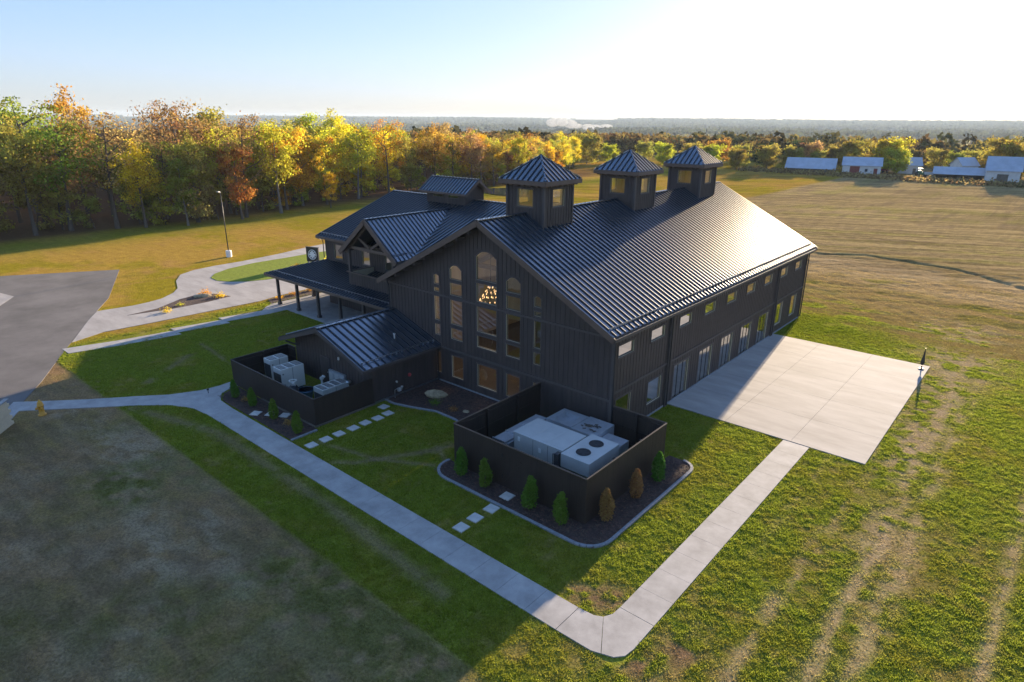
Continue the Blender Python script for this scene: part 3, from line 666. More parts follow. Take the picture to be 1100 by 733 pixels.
for sx in (1, -1): mb.bar((CX, CY-.04, CZ-.2), (CX+sx*(CH+.05), CY-.04, CZ-CS*(CH+.05)-.2), .09, .42)
each(mb, 'rake_fascia', M['fascia'], barn)
mb = MB(); yt = CY+.45
mb.bar((CX-3.3, yt, 7.35), (CX+3.3, yt, 7.35), .2, .26)
for sx in (1, -1):
    mb.bar((CX, yt, CZ-.45), (CX+sx*3.6, yt, CZ-.45-CS*3.6), .2, .28)
    mb.bar((CX+sx*1.75, yt, 7.4), (CX+sx*1.75, yt, 8.35), .17, .17); mb.bar((CX+sx*.1, yt, 7.5), (CX+sx*1.7, yt, 8.4), .15, .2)
mb.bar((CX, yt, 7.4), (CX, yt, CZ-.5), .2, .2); mb.build('gable_truss', M['fascia'], barn)
mb = MB()
for x in (CX-3.15, CX+3.1): mb.box(x-.12, x+.12, yt-.12, yt+.12, 3.8, 7.3)
each(mb, 'balcony_post', M['trim'], barn)
BF = ((CX, 4.25, 0), (1, 0, 0), (0, -1, 0)); TB = lambda s: 5.0
wall(BF, -3.35, 8.0, TB, (), zb=3.7, name='balcony_wall'); wall(((CX-3.35, 7, 0), (0, -1, 0), (-1, 0, 0)), 0, 2.75, TB, (), zb=3.7, name='balcony_wall')
mb = MB(); mb.box(CX-3.42, -10.0, 4.05, 4.3, 5.0, 5.07); mb.box(CX-3.42, CX-3.2, 4.3, 7, 5.0, 5.07); mb.build('balcony_cap', M['fascia'], barn)
mb = MB(); mb.box(CX-3.3, -10.0, 4.3, 7, 4.15, 4.25); mb.build('balcony_floor', M['oldwood'], barn)
# porch roof with hip round the wing's corner
PZ, PW = 3.28, 4.62; PS = (PW-PZ)/4.6
mb = MB()
roof_plane(mb, [(-33.4, 2.4), (-10.0, 2.4), (-10.0, 7.0), (-29.0, 7.0)], lambda x, y: PZ+PS*(y-2.4), .40, thick=.2)
PS2 = (PW-PZ)/4.4
roof_plane(mb, [(-33.4, 2.4), (-29.0, 7.0), (-29.0, 27), (-33.4, 27)], lambda x, y: PZ+PS2*(x+33.4), .40, thick=.2)
mb.bar((-33.4, 2.4, PZ+.03), (-29, 7, PW+.03), .2, .05); mb.build('porch_roof', [M['roof'], M['roof_edge'], M['seam_shade']], barn)
snowbar((-32.6, 3.1, PZ+PS*.7+.09), (-10.05, 3.1, PZ+PS*.7+.09), 48)
mb = MB(); mb.box(-33.42, -10.0, 2.34, 2.4, PZ-.24, PZ+.01); mb.box(-33.46, -33.4, 2.34, 27, PZ-.24, PZ+.01); mb.build('gutter', M['fascia'], barn)
mb = MB(); mb.box(-32.3, -10.0, 2.95, 3.15, PZ-.3, PZ-.05); mb.box(-32.4, -32.2, 3.15, 26.5, PZ-.3, PZ-.05); mb.build('porch_beam', M['trim'], barn)
for x, y in ((-32.15, 3.05), (-28.6, 3.05), (-25.0, 3.05), (-21.4, 3.05), (-17.8, 3.05), (-14.2, 3.05), (-32.3, 7.2), (-32.3, 11.5), (-32.3, 16), (-32.3, 20.5), (-32.3, 25)):
    mb = MB(); mb.box(x-.12, x+.12, y-.12, y+.12, .05, PZ-.3); mb.box(x-.17, x+.17, y-.17, y+.17, .05, .3); mb.build('porch_post', M['trim'], barn)
# annex
AX, AH, AZ, AE = -9.7, 5.12, 4.65, 2.86; AS = (AZ-AE)/AH
mb = MB()
for sx in (1, -1): roof_plane(mb, [(AX, -6.9), (AX+sx*AH, -6.9), (AX+sx*AH, 0 if sx > 0 or 1 else 1), (AX, 0)], lambda x, y, sx=sx: AZ-AS*sx*(x-AX), .56, thick=.18)
mb.bar((AX, -6.92, AZ+.03), (AX, 0, AZ+.03), .3, .06); mb.build('roof', [M['roof'], M['roof_edge'], M['seam_shade']], barn)
mb = MB()
for sx in (1, -1): mb.bar((AX, -6.94, AZ-.14), (AX+sx*(AH+.03), -6.94, AE-.14), .07, .28)
mb.box(AX+AH, AX+AH+.1, -6.9, -.03, AE-.2, AE-.02); each(mb, 'rake_fascia', M['trim'], barn)
for sx in (1, -1): snowbar((AX+sx*(AH-.55), -6.6, AE+AS*.55+.12), (AX+sx*(AH-.55), -.2, AE+AS*.55+.12), 13)
mb = MB(); mb.lathe((-6.6, -2.6, AZ-AS*3.1-.05), [(.05, 0), (.05, .35), (.09, .36), (.09, .42), (.01, .43)], 8); mb.build('vent_pipe', M['galv'], barn)
wall(G['afront'], -4.65, 4.68, lambda s: AZ-AS*abs(s)-.17, (), breaks=(0,), parent=barn, inner=False)
wall(G['aright'], 0, 5.9, lambda s: 2.82, (), parent=barn, inner=False); wall(G['aleft'], 0, 5.9, lambda s: 2.82, (), parent=barn, inner=False)
mb = MB(); mb.box(-5.0, -4.95, -5.85, -.05, .02, .17); mb.build('base_flashing', M['snow'], barn)
mb = MB(); fr = G['afront']; mb.fbox(fr, -1.35, -.25, 0, .06, 0, 2.15); mb.fbox(fr, -1.25, -.35, .05, .075, .05, 2.06, 1); d_ = mb.build('annex_door', [M['trim'], M['siding']], barn)
mb = MB(); mb.fbox(fr, -.47, -.42, .07, .14, 1.0, 1.08); mb.build('handle', M['snow'], d_)
mb = MB(); mb.fbox(fr, .95, 1.03, .02, .12, 2.32, 2.54); mb.build('wall_lamp', M['white'], barn)
mb = MB()
for sx in (1, -1): mb.bar((AX+sx*4.3, -5.9, 2.2), (AX+sx*4.45, -6.8, 2.72), .12, .12)
each(mb, 'eave_bracket', M['trim'], barn)
# utilities on the annex wall
ms = thing('gas_meter_set', 'small pale pipes and gas meter at the foot of the annex side wall', 'gas meter', (-4.75, -4.2, 0))
mb = MB(); mb.tube([(0, -.1, .0), (0, -.1, .62), (0, .12, .66), (.05, .3, .62)], .035, 7); mb.tube([(0, .3, .62), (0, .55, .7), (0, .55, .5)], .03, 7); mb.build('pipe', M['snow'], ms)
mb = MB(); mb.box(-.09, .09, .2, .42, .42, .66); mb.lathe((0, .55, .62), [(.03, 0), (.09, .02), (.09, .1), (.03, .12)], 10); mb.build('meter', M['galv'], ms)
mb = MB(); mb.tube([(-4.98, -2.75, 1.25), (-4.90, -2.75, 1.25), (-4.86, -2.75, 1.25)], [.13, .13, .06], 14); tag(mb.build('alarm_bell', M['red']), 'small round red bell high on the dark annex side wall', 'bell')
mb = MB(); mb.tube([(-4.98, -3.95, 1.1), (-4.92, -3.95, 1.1), (-4.86, -3.95, 1.05)], [.06, .08, .05], 10); tag(mb.build('wall_outlet', M['galv']), 'small pale capped outlet above the gas meter pipes', 'outlet')

# ---------------------------------------------------------------- enclosures
def board_run(mb, a, b_, h, w=.14, t_=.03, seed=0):
    a = Vector(a); b_ = Vector(b_); L = (b_-a).length; d = (b_-a)/L; n = Vector((-d.y, d.x, 0)); rg = random.Random(seed)
    k = int(L/w); w = L/k
    for i in range(k):
        p = a+d*(i*w+.004); q_ = a+d*((i+1)*w-.004); o = n*(t_/2+rg.uniform(0, .004)); hh = h+rg.uniform(-.004, .004)
        c = [p-o, q_-o, q_+o, p+o]; mb.hexa([(v.x, v.y, .03) for v in c]+[(v.x, v.y, hh) for v in c])
    for z in (.4, h*.55, h-.25):
        c = a+n*.05; e = b_+n*.05; mb.bar((c.x, c.y, z), (e.x, e.y, z), .05, .09)
def enclosure(label, runs, h, posts, capm):
    e = thing('fence_enclosure', label, 'fence', (runs[0][0][0], runs[0][0][1], 0)); o = Vector((runs[0][0][0], runs[0][0][1], 0))
    for i, (a, b_) in enumerate(runs):
        mb = MB(); board_run(mb, Vector((*a, 0))-o, Vector((*b_, 0))-o, h, seed=i); mb.build('fence_panel', M['fence'], e)
        mb = MB(); A = Vector((*a, h+.02))-o; B = Vector((*b_, h+.02))-o; mb.bar(A, B, .09, .035); mb.build('top_rail', capm, e)
    for p in posts: mb = MB(); mb.box(p[0]-o.x-.07, p[0]-o.x+.07, p[1]-o.y-.07, p[1]-o.y+.07, .0, h-.03); mb.build('post', M['fence'], e)
    return e, o
eR, oR = enclosure('tall dark board fence around the rooftop style air unit at the barn gable corner', [((4.76, -.1), (4.76, -7.85)), ((4.76, -7.85), (8.3, -7.85)), ((9.75, -7.85), (13.62, -7.85)), ((13.62, -7.85), (13.62, 0)), ((13.62, 0), (10.1, 0))], 2.5,
    [(4.9, -2.5), (4.9, -5.2), (11.7, -7.7), (13.48, -5.2), (13.48, -2.6), (4.85, -7.76), (13.53, -7.76), (13.53, -.1), (11.8, -.1)], M['fencecap'])
g_ = MB(); a = Vector((8.3, -7.85, 0))-oR; b_ = Vector((9.75, -7.85, 0))-oR; board_run(g_, a, b_, 2.5, seed=9)
g_.bar((a.x+.1, a.y-.05, .3), (b_.x-.1, b_.y-.05, 1.9), .03, .1); go_ = g_.build('gate', M['fence'], eR)
mb = MB(); mb.box(a.x+.04, a.x+.10, a.y-.07, a.y-.02, .5, .75); mb.box(a.x+.04, a.x+.10, a.y-.07, a.y-.02, 1.8, 2.0); mb.build('hinge', M['black'], go_)
mb = MB(); mb.bar((a.x, a.y, 2.52), (b_.x, b_.y, 2.52), .09, .035); mb.build('top_rail', M['fencecap'], eR)
eL, oL = enclosure('lower dark board fence around the pale heat pumps beside the small annex', [((-14.45, -5.9), (-15.5, -5.9)), ((-15.5, -5.9), (-15.5, -10.45)), ((-15.5, -10.45), (-5.0, -10.45)), ((-5.0, -10.45), (-5.0, -5.95))], 1.9,
    [(-15.4, -10.3), (-12, -10.35), (-8.5, -10.35), (-5.1, -10.35), (-5.05, -8.1), (-15.4, -8)], M['fence'])
mb = MB()
mb.box(-12.0+15.0, -5+14.45, -10.6+5.9, -10.5+5.9, .0, .12); mb.box(-5.0+14.45-.0, -4.92+14.45, -10.5+5.9, 0, 0, .12); mb.build('foot_rail', M['oldwood'], eL)

rs = np.random.RandomState(8); mb = MB()
for (x0, x1, y0, y1, n) in ((4.4, 15.0, -9.2, -7.95, 1500), (13.75, 15.1, -7.95, .5, 1100), (-4.8, 4.5, -4.0, -.2, 2200), (-14.3, -4.7, -12.3, -10.7, 1600)):
    for k in range(n):
        x, y = rs.uniform(x0, x1), rs.uniform(y0, y1); a = rs.uniform(0, 6.3); l = rs.uniform(.05, .13); w = l*.4; z = .06
        mb.face([(x+cos(a)*l, y+sin(a)*l, z+rs.uniform(0, .05)), (x-sin(a)*w, y+cos(a)*w, z+rs.uniform(0, .03)), (x-cos(a)*l, y-sin(a)*l, z+rs.uniform(0, .05))], int(rs.randint(3)))
tag(mb.build('bark_chips', [M['mulch'], M['bark'], mat('red_chips', (.13, .07, .05), .9, var=.4)]), 'loose bark chips covering the planting beds', 'bark chips', kind='stuff')

# ---------------------------------------------------------------- mechanical units
pu = thing('packaged_air_unit', 'large pale grey air handling unit with two round fans, nearest the fence gate', 'air unit', (7.5, -5.95, .22))
mb = MB(); mb.box(0, 3.3, 0, 2.15, .2, 1.98); mb.box(-.03, 3.33, -.03, 2.18, 1.98, 2.02)
mb.build('cabinet', M['galv'], pu)
mb = MB(); mb.prism([(.05, .05), (5.0, .05), (5.0, 2.2), (.05, 2.2)], -.22, .3); mb.build('base_frame', M['black'], pu)
mb = MB(); y0, y1 = -.25, 2.6
mb.hexa([(3.5, y0+.9, .4), (4.7, y0+.9, .4), (4.7, y1-.9, .4), (3.5, y1-.9, .4), (3.4, y0, 1.25), (5.15, y0, 1.25), (5.15, y1, 1.25), (3.4, y1, 1.25)])
mb.box(3.4, 5.15, y0, y1, 1.25, 2.0); hood = mb.build('condenser_hood', M['galv'], pu)
for fy in (.55, 1.75):
    mb = MB(); c = (4.25, fy, 2.0); mb.tube([(c[0], c[1], 1.99), (c[0], c[1], 2.035)], .46, 24)
    f_ = mb.build('fan_ring', M['galv'], pu)
    mb = MB(); mb.tube([(c[0], c[1], 2.03), (c[0], c[1], 2.042)], .40, 24); mb.build('fan_opening', M['black'], f_)
    mb = MB()
    for k in range(5):
        a = k*2*pi/5; mb.bar((c[0]+.06*cos(a), c[1]+.06*sin(a), 2.047), (c[0]+.36*cos(a+.35), c[1]+.36*sin(a+.35), 2.047), .12, .006)
    for r_ in (.15, .27, .38): mb.tube([(c[0]+r_*cos(2*pi*k/20), c[1]+r_*sin(2*pi*k/20), 2.065) for k in range(21)], .006, 4)
    mb.build('fan_blades', M['grille'], f_)
mb = MB()
for x in (.02, 1.35, 2.35): mb.box(x, x+.012, -.012, .0, .4, 1.93)
mb.build('panel_seam', M['grille'], pu)
mb = MB()
for k in range(9): mb.box(-.02, .0, .2, 1.9, .5+k*.14, .5+k*.14+.07)
mb.build('intake_louvre', M['grille'], pu)
mb = MB(); mb.tube([(2.8, -.12, .9), (2.8, -.12, 1.7), (3.1, -.2, 1.8)], .03, 6); mb.build('conduit', M['grille'], pu)
mb = MB()
for k in range(3): mb.box(.3+k*1.05, .3+k*1.05+.9, .15, 2.0, 2.02, 2.03)
mb.build('top_panel', M['galv'], pu)
for x, z in ((.3, 1.55), (1.75, 1.35), (3.0, 1.3)):
    mb = MB(); mb.box(x, x+.16, -.02, -.005, z, z+.26); mb.build('white_sticker', M['white'], pu)
mb = MB(); mb.box(3.1, 3.32, -.45, -.1, .3, 1.95); mb.build('control_box', M['grille'], pu)
du = thing('return_duct', 'long low galvanised duct at the left end of the large air unit', 'duct', (6.15, -6.2, 0))
mb = MB(); mb.box(0, .85, 0, 1.1, .25, 1.45); mb.box(0, .85, 1.12, 3.9, .25, 1.5); mb.box(.88, 1.0, .2, 3.6, .3, 1.35); mb.build('duct_body', M['galv2'], du)
mb = MB()
for y in (0, 1.1, 2.4, 3.86): mb.box(-.02, .87, y-.0, y+.04, .23, 1.53)
mb.build('duct_flange', M['galv2'], du)
mb = MB(); mb.box(.1, .3, .3, .5, 0, .25); mb.box(.1, .3, 3, 3.2, 0, .25); mb.build('foot', M['black'], du)
u2_ = thing('flat_duct_unit', 'low grey boxed duct unit with open top sections behind the large air unit', 'duct unit', (7.3, -2.95, 0))
mb = MB()
def open_box(mb, x0, x1, y0, y1, z0, z1, w=.18):
    mb.box(x0, x1, y0, y0+w, z0, z1); mb.box(x0, x1, y1-w, y1, z0, z1); mb.box(x0, x0+w, y0+w, y1-w, z0, z1); mb.box(x1-w, x1, y0+w, y1-w, z0, z1); mb.box(x0+w, x1-w, y0+w, y1-w, z0, z1-.3)
open_box(mb, 0, 1.8, .2, 2.0, .3, 1.8, .35); mb.build('open_section', M['galv2'], u2_)
mb = MB(); mb.box(1.84, 3.5, .1, 2.1, .3, 1.8); mb.box(3.55, 4.9, .0, 1.4, .3, 1.55); mb.build('closed_section', M['galv2'], u2_)
mb = MB(); rg = random.Random(4)
for k in range(26):
    a = rg.uniform(0, 6.3); x = 2.6+rg.gauss(0, .28); y = 1.0+rg.gauss(0, .2); mb.bar((x, y, 1.82+.01*(k % 3)), (x+.2*cos(a), y+.2*sin(a), 1.83+.01*(k % 3)), .09, .012)
mb.build('leaf_litter', M['bark'], u2_)
mb = MB(); mb.box(.2, 4.6, .3, 1.2, 0, .3); mb.build('base_frame', M['black'], u2_)
def heat_pump(name, label, x0, x1, y0, y1, h, ndiv):
    t_ = thing(name, label, 'heat pump', (x0, y0, 0)); W_, D_ = x1-x0, y1-y0
    mb = MB(); mb.box(0, W_, 0, D_, .12, h); mb.build('cabinet', M['pale'], t_)
    for k in range(ndiv):
        a = D_*k/ndiv+.08; e = D_*(k+1)/ndiv-.08
        mb = MB(); mb.box(.12, W_-.12, a, e, h, h+.02); f_ = mb.build('fan_grille', M['grille'], t_)
        mb = MB()
        for j in range(7): x = .16+j*(W_-.32)/6; mb.box(x-.008, x+.008, a+.02, e-.02, h+.02, h+.04)
        mb.build('grille_bars', M['pale'], f_)
    mb = MB(); mb.box(-.0+.05, W_-.05, -.015, 0, .3, h-.35); mb.build('coil_panel', M['grille'], t_)
    mb = MB(); mb.box(.1, W_-.1, .1, D_-.1, 0, .12); mb.build('foot', M['black'], t_)
    mb = MB(); mb.box(W_, W_+.012, D_/2-.01, D_/2+.01, .15, h-.02); mb.box(W_, W_+.014, .1, .2, h-.4, h-.32); mb.build('panel_seam', M['grille'], t_)
heat_pump('heat_pump', 'tall slim pale heat pump in the left corner of the lower fence', -14.5, -13.55, -8.5, -7.1, 1.75, 2)
heat_pump('heat_pump', 'widest tall pale heat pump, right of the slim one inside the lower fence', -12.35, -11.3, -9.0, -7.2, 1.75, 3)
heat_pump('heat_pump', 'low pale heat pump with four top grilles behind the fence side wall', -8.3, -7.2, -8.4, -6.3, 1.2, 4)
tk = thing('pump_tank', 'dark cylinder with a pale ring valve on top inside the lower fence', 'tank', (-9.3, -9.3, 0))
mb = MB(); mb.lathe((0, 0, 0), [(.3, 0), (.32, .1), (.32, 1.15), (.2, 1.3), (.1, 1.32)], 16); mb.build('tank_body', M['black'], tk, True)
mb = MB(); mb.tube([(.24*cos(2*pi*k/14), .24*sin(2*pi*k/14), 1.62) for k in range(15)], .035, 6)
for k in range(3): mb.tube([(.24*cos(k*2.1), .24*sin(k*2.1), 1.3), (.24*cos(k*2.1), .24*sin(k*2.1), 1.6)], .03, 6)
mb.lathe((0, 0, 1.3), [(.12, 0), (.12, .16), (.05, .2)], 10); mb.build('valve', M['pale'], tk)
bb = thing('blue_tub', 'blue plastic tub on the ground beside the dark ringed tank', 'tub', (-9.4, -8.35, 0))
mb = MB(); mb.lathe((0, 0, 0), [(.4, 0), (.52, .6), (.56, .62), (.56, .66), (.5, .66), (.42, .2)], 18); mb.build('tub_shell', M['blue'], bb, True)
mb = MB(); mb.box(-.5, .5, -.02, .02, .67, .69); mb.build('tub_strap', M['black'], bb)
cb = thing('meter_cabinet', 'grey service cabinet fixed low on the annex front wall', 'cabinet', (-9.9, -6.1, 0))
mb = MB(); mb.box(0, 1.9, 0, .17, .45, 1.35); mb.build('cabinet_box', M['galv2'], cb)
for x in (.1, .75, 1.35): mb = MB(); mb.box(x, x+.42, -.03, 0, .6, 1.2); mb.build('cabinet_door', M['galv'], cb)
rg_ = thing('regulator', 'round silver regulator at the right end of the service cabinet', 'regulator', (-7.3, -6.3, 0))
mb = MB(); mb.tube([(0, 0, 0), (0, 0, 1.0)], .06, 8); mb.lathe((0, 0, 1.0), [(.06, 0), (.2, .08), (.22, .18), (.1, .26), (.04, .3)], 12); mb.lathe((.05, -.1, .6), [(.04, 0), (.16, .06), (.16, .14), (.04, .2)], 12); mb.build('regulator_body', M['snow'], rg_, True)
sc_ = thing('pipe_stub', 'short pale pipe bend rising between the tank and low heat pump', 'pipe', (-9.6, -6.9, 0))
mb = MB(); mb.tube([(0, 0, 0), (0, 0, 1.1), (.15, 0, 1.2), (.4, 0, 1.2)], .07, 8); mb.box(-.1, .1, -.1, .1, .9, 1.05); mb.build('pipe_bend', M['pale'], sc_)
wb = MB(); wb.box(-16.2, -15.95, -9.75, -9.45, .0, .75); wb.box(-16.23, -15.92, -9.78, -9.42, .75, .8); tag(wb.build('utility_box', M['white']), 'small white utility box beside the left fence corner', 'utility box')
for i, (x, y, l) in enumerate(((-17.4, -8.9, 'small white path light at the grass edge left of the fence'), (-15.2, -12.5, 'small dark spotlight in the mulch at the walk bend'))):
    mb = MB(); mb.tube([(x, y, 0), (x, y, .28)], .025, 6); mb.lathe((x, y, .26), [(.03, 0), (.09, .04), (.08, .12), (.01, .15)], 8); tag(mb.build('path_light', M['white'] if i == 0 else M['black']), l, 'path light')
# stones
def paver(x, y, s, label, grp, rot=0.0, z=.0):
    c, s_ = cos(rot), sin(rot); h = s/2
    mb = MB(); P = [(-h, -h), (h, -h), (h, h), (-h, h)]
    q_ = [(c*a-s_*b_, s_*a+c*b_) for a, b_ in P]; qi = [(a*.93, b_*.93) for a, b_ in q_]
    mb.hexa([(a, b_, 0) for a, b_ in q_]+[(a, b_, .045) for a, b_ in q_]); mb.hexa([(a, b_, .045) for a, b_ in qi]+[(a, b_, .06) for a, b_ in qi])
    o = mb.build('stepping_stone', M['stone']); o.location = (x, y, z); return tag(o, label, 'stepping stone', grp)
ordn = ['first', 'second', 'third', 'fourth', 'fifth', 'sixth', 'seventh', 'eighth']
for i, y in enumerate((-12.0, -11.0, -10.05, -9.0, -8.05, -7.1, -6.2)):
    paver(-3.15+.05*sin(i*3), y, .62, f'square pale stone, {ordn[i]} from the walk in the row beside the lower fence', 'stones beside the lower fence', .05*sin(i*5))
paver(-4.2, -5.75, .6, 'square pale stone by the annex wall, turned off the end of the row', 'stones beside the lower fence', .1)
for i, y in enumerate((-11.9, -10.9, -9.8)):
    paver(9.3+.04*sin(i*4), y, .62, f'square pale stone, {ordn[i]} from the walk towards the tall fence gate', 'stones before the tall fence gate', .05*sin(i*7))
paver(9.25, -8.5, .62, 'square pale stone on the mulch at the foot of the tall fence gate', 'stones before the tall fence gate', .04, .05)
for i, (x, y) in enumerate(((-9.6, -12.0), (-8.75, -11.4), (-7.9, -10.9))):
    paver(x, y, .6, f'square pale stone in the left mulch bed, {ordn[i]} from the walk', 'stones across the left mulch bed', .5, .05)

# ---------------------------------------------------------------- foliage helpers
def leafmat(name, c, tr=.45):
    m = bpy.data.materials.new(name); m.use_nodes = True; t = m.node_tree; t.nodes.clear()
    o = t.nodes.new('ShaderNodeOutputMaterial'); mx = t.nodes.new('ShaderNodeMixShader'); mx.inputs[0].default_value = tr
    d = t.nodes.new('ShaderNodeBsdfDiffuse'); l = t.nodes.new('ShaderNodeBsdfTranslucent')
    a = t.nodes.new('ShaderNodeAttribute'); a.attribute_name = 'tint'; oi = t.nodes.new('ShaderNodeObjectInfo')
    hs = t.nodes.new('ShaderNodeHueSaturation'); hs.inputs['Color'].default_value = (*c, 1)
    mr = t.nodes.new('ShaderNodeMapRange'); mr.inputs[3].default_value = .478; mr.inputs[4].default_value = .522; t.links.new(oi.outputs['Random'], mr.inputs[0]); 
    ma = t.nodes.new('ShaderNodeMath'); ma.operation = 'MULTIPLY_ADD'; ma.inputs[1].default_value = .05; ma.inputs[2].default_value = -.025
    t.links.new(a.outputs['Color'], ma.inputs[0])
    m2_ = t.nodes.new('ShaderNodeMath'); t.links.new(ma.outputs[0], m2_.inputs[0]); t.links.new(mr.outputs[0], m2_.inputs[1]); t.links.new(m2_.outputs[0], hs.inputs['Hue'])
    vv = t.nodes.new('ShaderNodeMapRange'); vv.inputs[3].default_value = .55; vv.inputs[4].default_value = 1.45; t.links.new(a.outputs['Color'], vv.inputs[0]); t.links.new(vv.outputs[0], hs.inputs['Value'])
    t.links.new(hs.outputs[0], d.inputs[0]); t.links.new(hs.outputs[0], l.inputs[0])
    t.links.new(d.outputs[0], mx.inputs[1]); t.links.new(l.outputs[0], mx.inputs[2]); t.links.new(mx.outputs[0], o.inputs[0]); return m
LM = {'golden olive': leafmat('golden_olive_leaves', (.33, .25, .05), .45), 'yellow': leafmat('yellow_leaves', (.66, .50, .04), .55), 'golden': leafmat('golden_leaves', (.60, .33, .025), .5), 'orange': leafmat('orange_leaves', (.46, .23, .05)), 'russet': leafmat('russet_leaves', (.34, .19, .08), .5),
      'yellow green': leafmat('yellow_green_leaves', (.44, .43, .04), .55), 'green': leafmat('green_leaves', (.24, .29, .04), .55), 'dark green': leafmat('dark_green_leaves', (.06, .09, .035), .3), 'brown': leafmat('brown_leaves', (.42, .29, .11), .5), 'olive': leafmat('olive_leaves', (.34, .30, .06), .55),
      'conifer': leafmat('conifer_leaves', (.11, .21, .03), .3), 'dry': leafmat('dry_conifer', (.34, .20, .07), .3)}
def leaf_mesh(name, C, size, rs, tint, up=.0, m=None):      # C (n,3) centres -> one quad each
    n = len(C); a = rs.normal(size=(n, 3)); a /= np.linalg.norm(a, axis=1)[:, None]; b_ = rs.normal(size=(n, 3)); b_ -= a*(a*b_).sum(1)[:, None]; b_ /= np.linalg.norm(b_, axis=1)[:, None]
    s = (size*rs.uniform(.6, 1.4, n))[:, None]/2; a = a*s; b_ = b_*s*.75
    V = np.stack([C-a, C-b_*.9, C+a, C+b_*.9], 1).reshape(-1, 3)
    me = bpy.data.meshes.new(name); me.vertices.add(4*n); me.vertices.foreach_set('co', V.ravel())
    me.loops.add(4*n); me.loops.foreach_set('vertex_index', np.arange(4*n, dtype=np.int32)); me.polygons.add(n)
    me.polygons.foreach_set('loop_start', np.arange(0, 4*n, 4, dtype=np.int32)); me.polygons.foreach_set('loop_total', np.full(n, 4, np.int32)); me.update()
    t4 = np.repeat(np.clip(tint, 0, 1), 4); c4 = np.stack([t4, t4, t4, np.ones_like(t4)], 1)
    me.color_attributes.new('tint', 'FLOAT_COLOR', 'POINT').data.foreach_set('color', c4.ravel())
    me.materials.append(m or LM['green']); return me
def tree_proto(seed, H, RC, base=.30, dens=70, per=70, leaf=.42, lean=0, lf=1.18):
    rs = np.random.RandomState(seed); rg = random.Random(seed); mb = MB()
    top = Vector((rg.uniform(-.6, .6)+lean, rg.uniform(-.6, .6), H*.86)); n = 7; pts = []
    for k in range(n+1):
        t_ = k/n; pts.append(Vector((top.x*t_+.15*sin(t_*5+seed), top.y*t_+.15*cos(t_*4+seed), top.z*t_)))
    r0 = .016*H; mb.tube(pts, [r0*(1-.85*k/n)*(1.35 if k == 0 else 1) for k in range(n+1)], 7)
    ends = []
    for k in range(11):
        t_ = base*.75+(1-base*.75)*rg.uniform(0, .95); i = min(n-1, int(t_*n)); p = pts[i].lerp(pts[i+1], t_*n-i); a = k*2.4+rg.uniform(-.5, .5)
        hf = (t_-base*.7)/(1-base*.7); L = RC*(.45+.6*sin(pi*min(1, .2+hf*.8)))*rg.uniform(.7, 1.1)
        d = Vector((cos(a), sin(a), rg.uniform(.35, .9))); q1 = p+d*L*.5; q2 = p+Vector((cos(a+.3), sin(a+.3), d.z*1.2))*L
        mb.tube([p, q1, q2], [r0*.35, r0*.2, r0*.06], 5); ends += [q1, q2]
        for j in range(2):
            a2 = a+rg.uniform(-1.2, 1.2); q3 = q1+Vector((cos(a2), sin(a2), rg.uniform(.2, 1)))*L*.45; mb.tube([q1, q3], [r0*.13, r0*.04], 4); ends.append(q3)
    cl = [np.array(e) for e in ends]
    zc_ = H*(base+1)/2; hz = H*(1-base)/2
    while len(cl) < dens:
        u = rs.normal(size=3); u /= np.linalg.norm(u); rr_ = rs.uniform(.45, 1)**.6
        asym = 1+.28*sin(3*math.atan2(u[1], u[0])+seed)+.12*sin(7*u[2]+seed)
        w_ = 1-.35*max(0, u[2]); cl.append(np.array((top.x*.6+u[0]*RC*rr_*asym*w_, top.y*.6+u[1]*RC*rr_*asym*w_, zc_+u[2]*hz*rr_)))
    Cs, T = [], []
    for c in cl:
        c = np.array(c); k = int(per*.8*rs.uniform(.4, 1.5)); s = RC*rs.uniform(.10, .22)
        Cs.append(c+rs.normal(size=(k, 3))*s*np.array((1, 1, .7))); T.append(np.clip(rs.uniform(.1, .9)+rs.normal(size=k)*.14, 0, 1))
    Cs = np.concatenate(Cs); T = np.concatenate(T); Cs[:, 2] = np.maximum(Cs[:, 2], .3)
    lm = leaf_mesh('crown', Cs, leaf*lf, rs, T)
    tm = bpy.data.meshes.new('trunk'); tm.from_pydata(mb.v, [], mb.f); tm.materials.append(M['bark']); tm.update()
    return tm, lm, H
def place(proto, x, y, colour, label, cat='tree', group=None, s=1, rz=0, name='tree', bark=None, sz=None, z=None):
    tm, lm, H = proto; z = float(height(np.array(x), np.array(y))) if z is None else z
    t_ = thing(name, label, cat, (x, y, z-.05), rz, group); t_.scale = (s, s, sz or s)
    for nm, me_ in (('trunk', tm), ('crown', lm)):
        o = bpy.data.objects.new(nm, me_); COL.objects.link(o); o.parent = t_
        if nm == 'crown': o.material_slots[0].link = 'OBJECT'; o.material_slots[0].material = LM[colour]
        elif bark: o.material_slots[0].link = 'OBJECT'; o.material_slots[0].material = M[bark]
    return t_
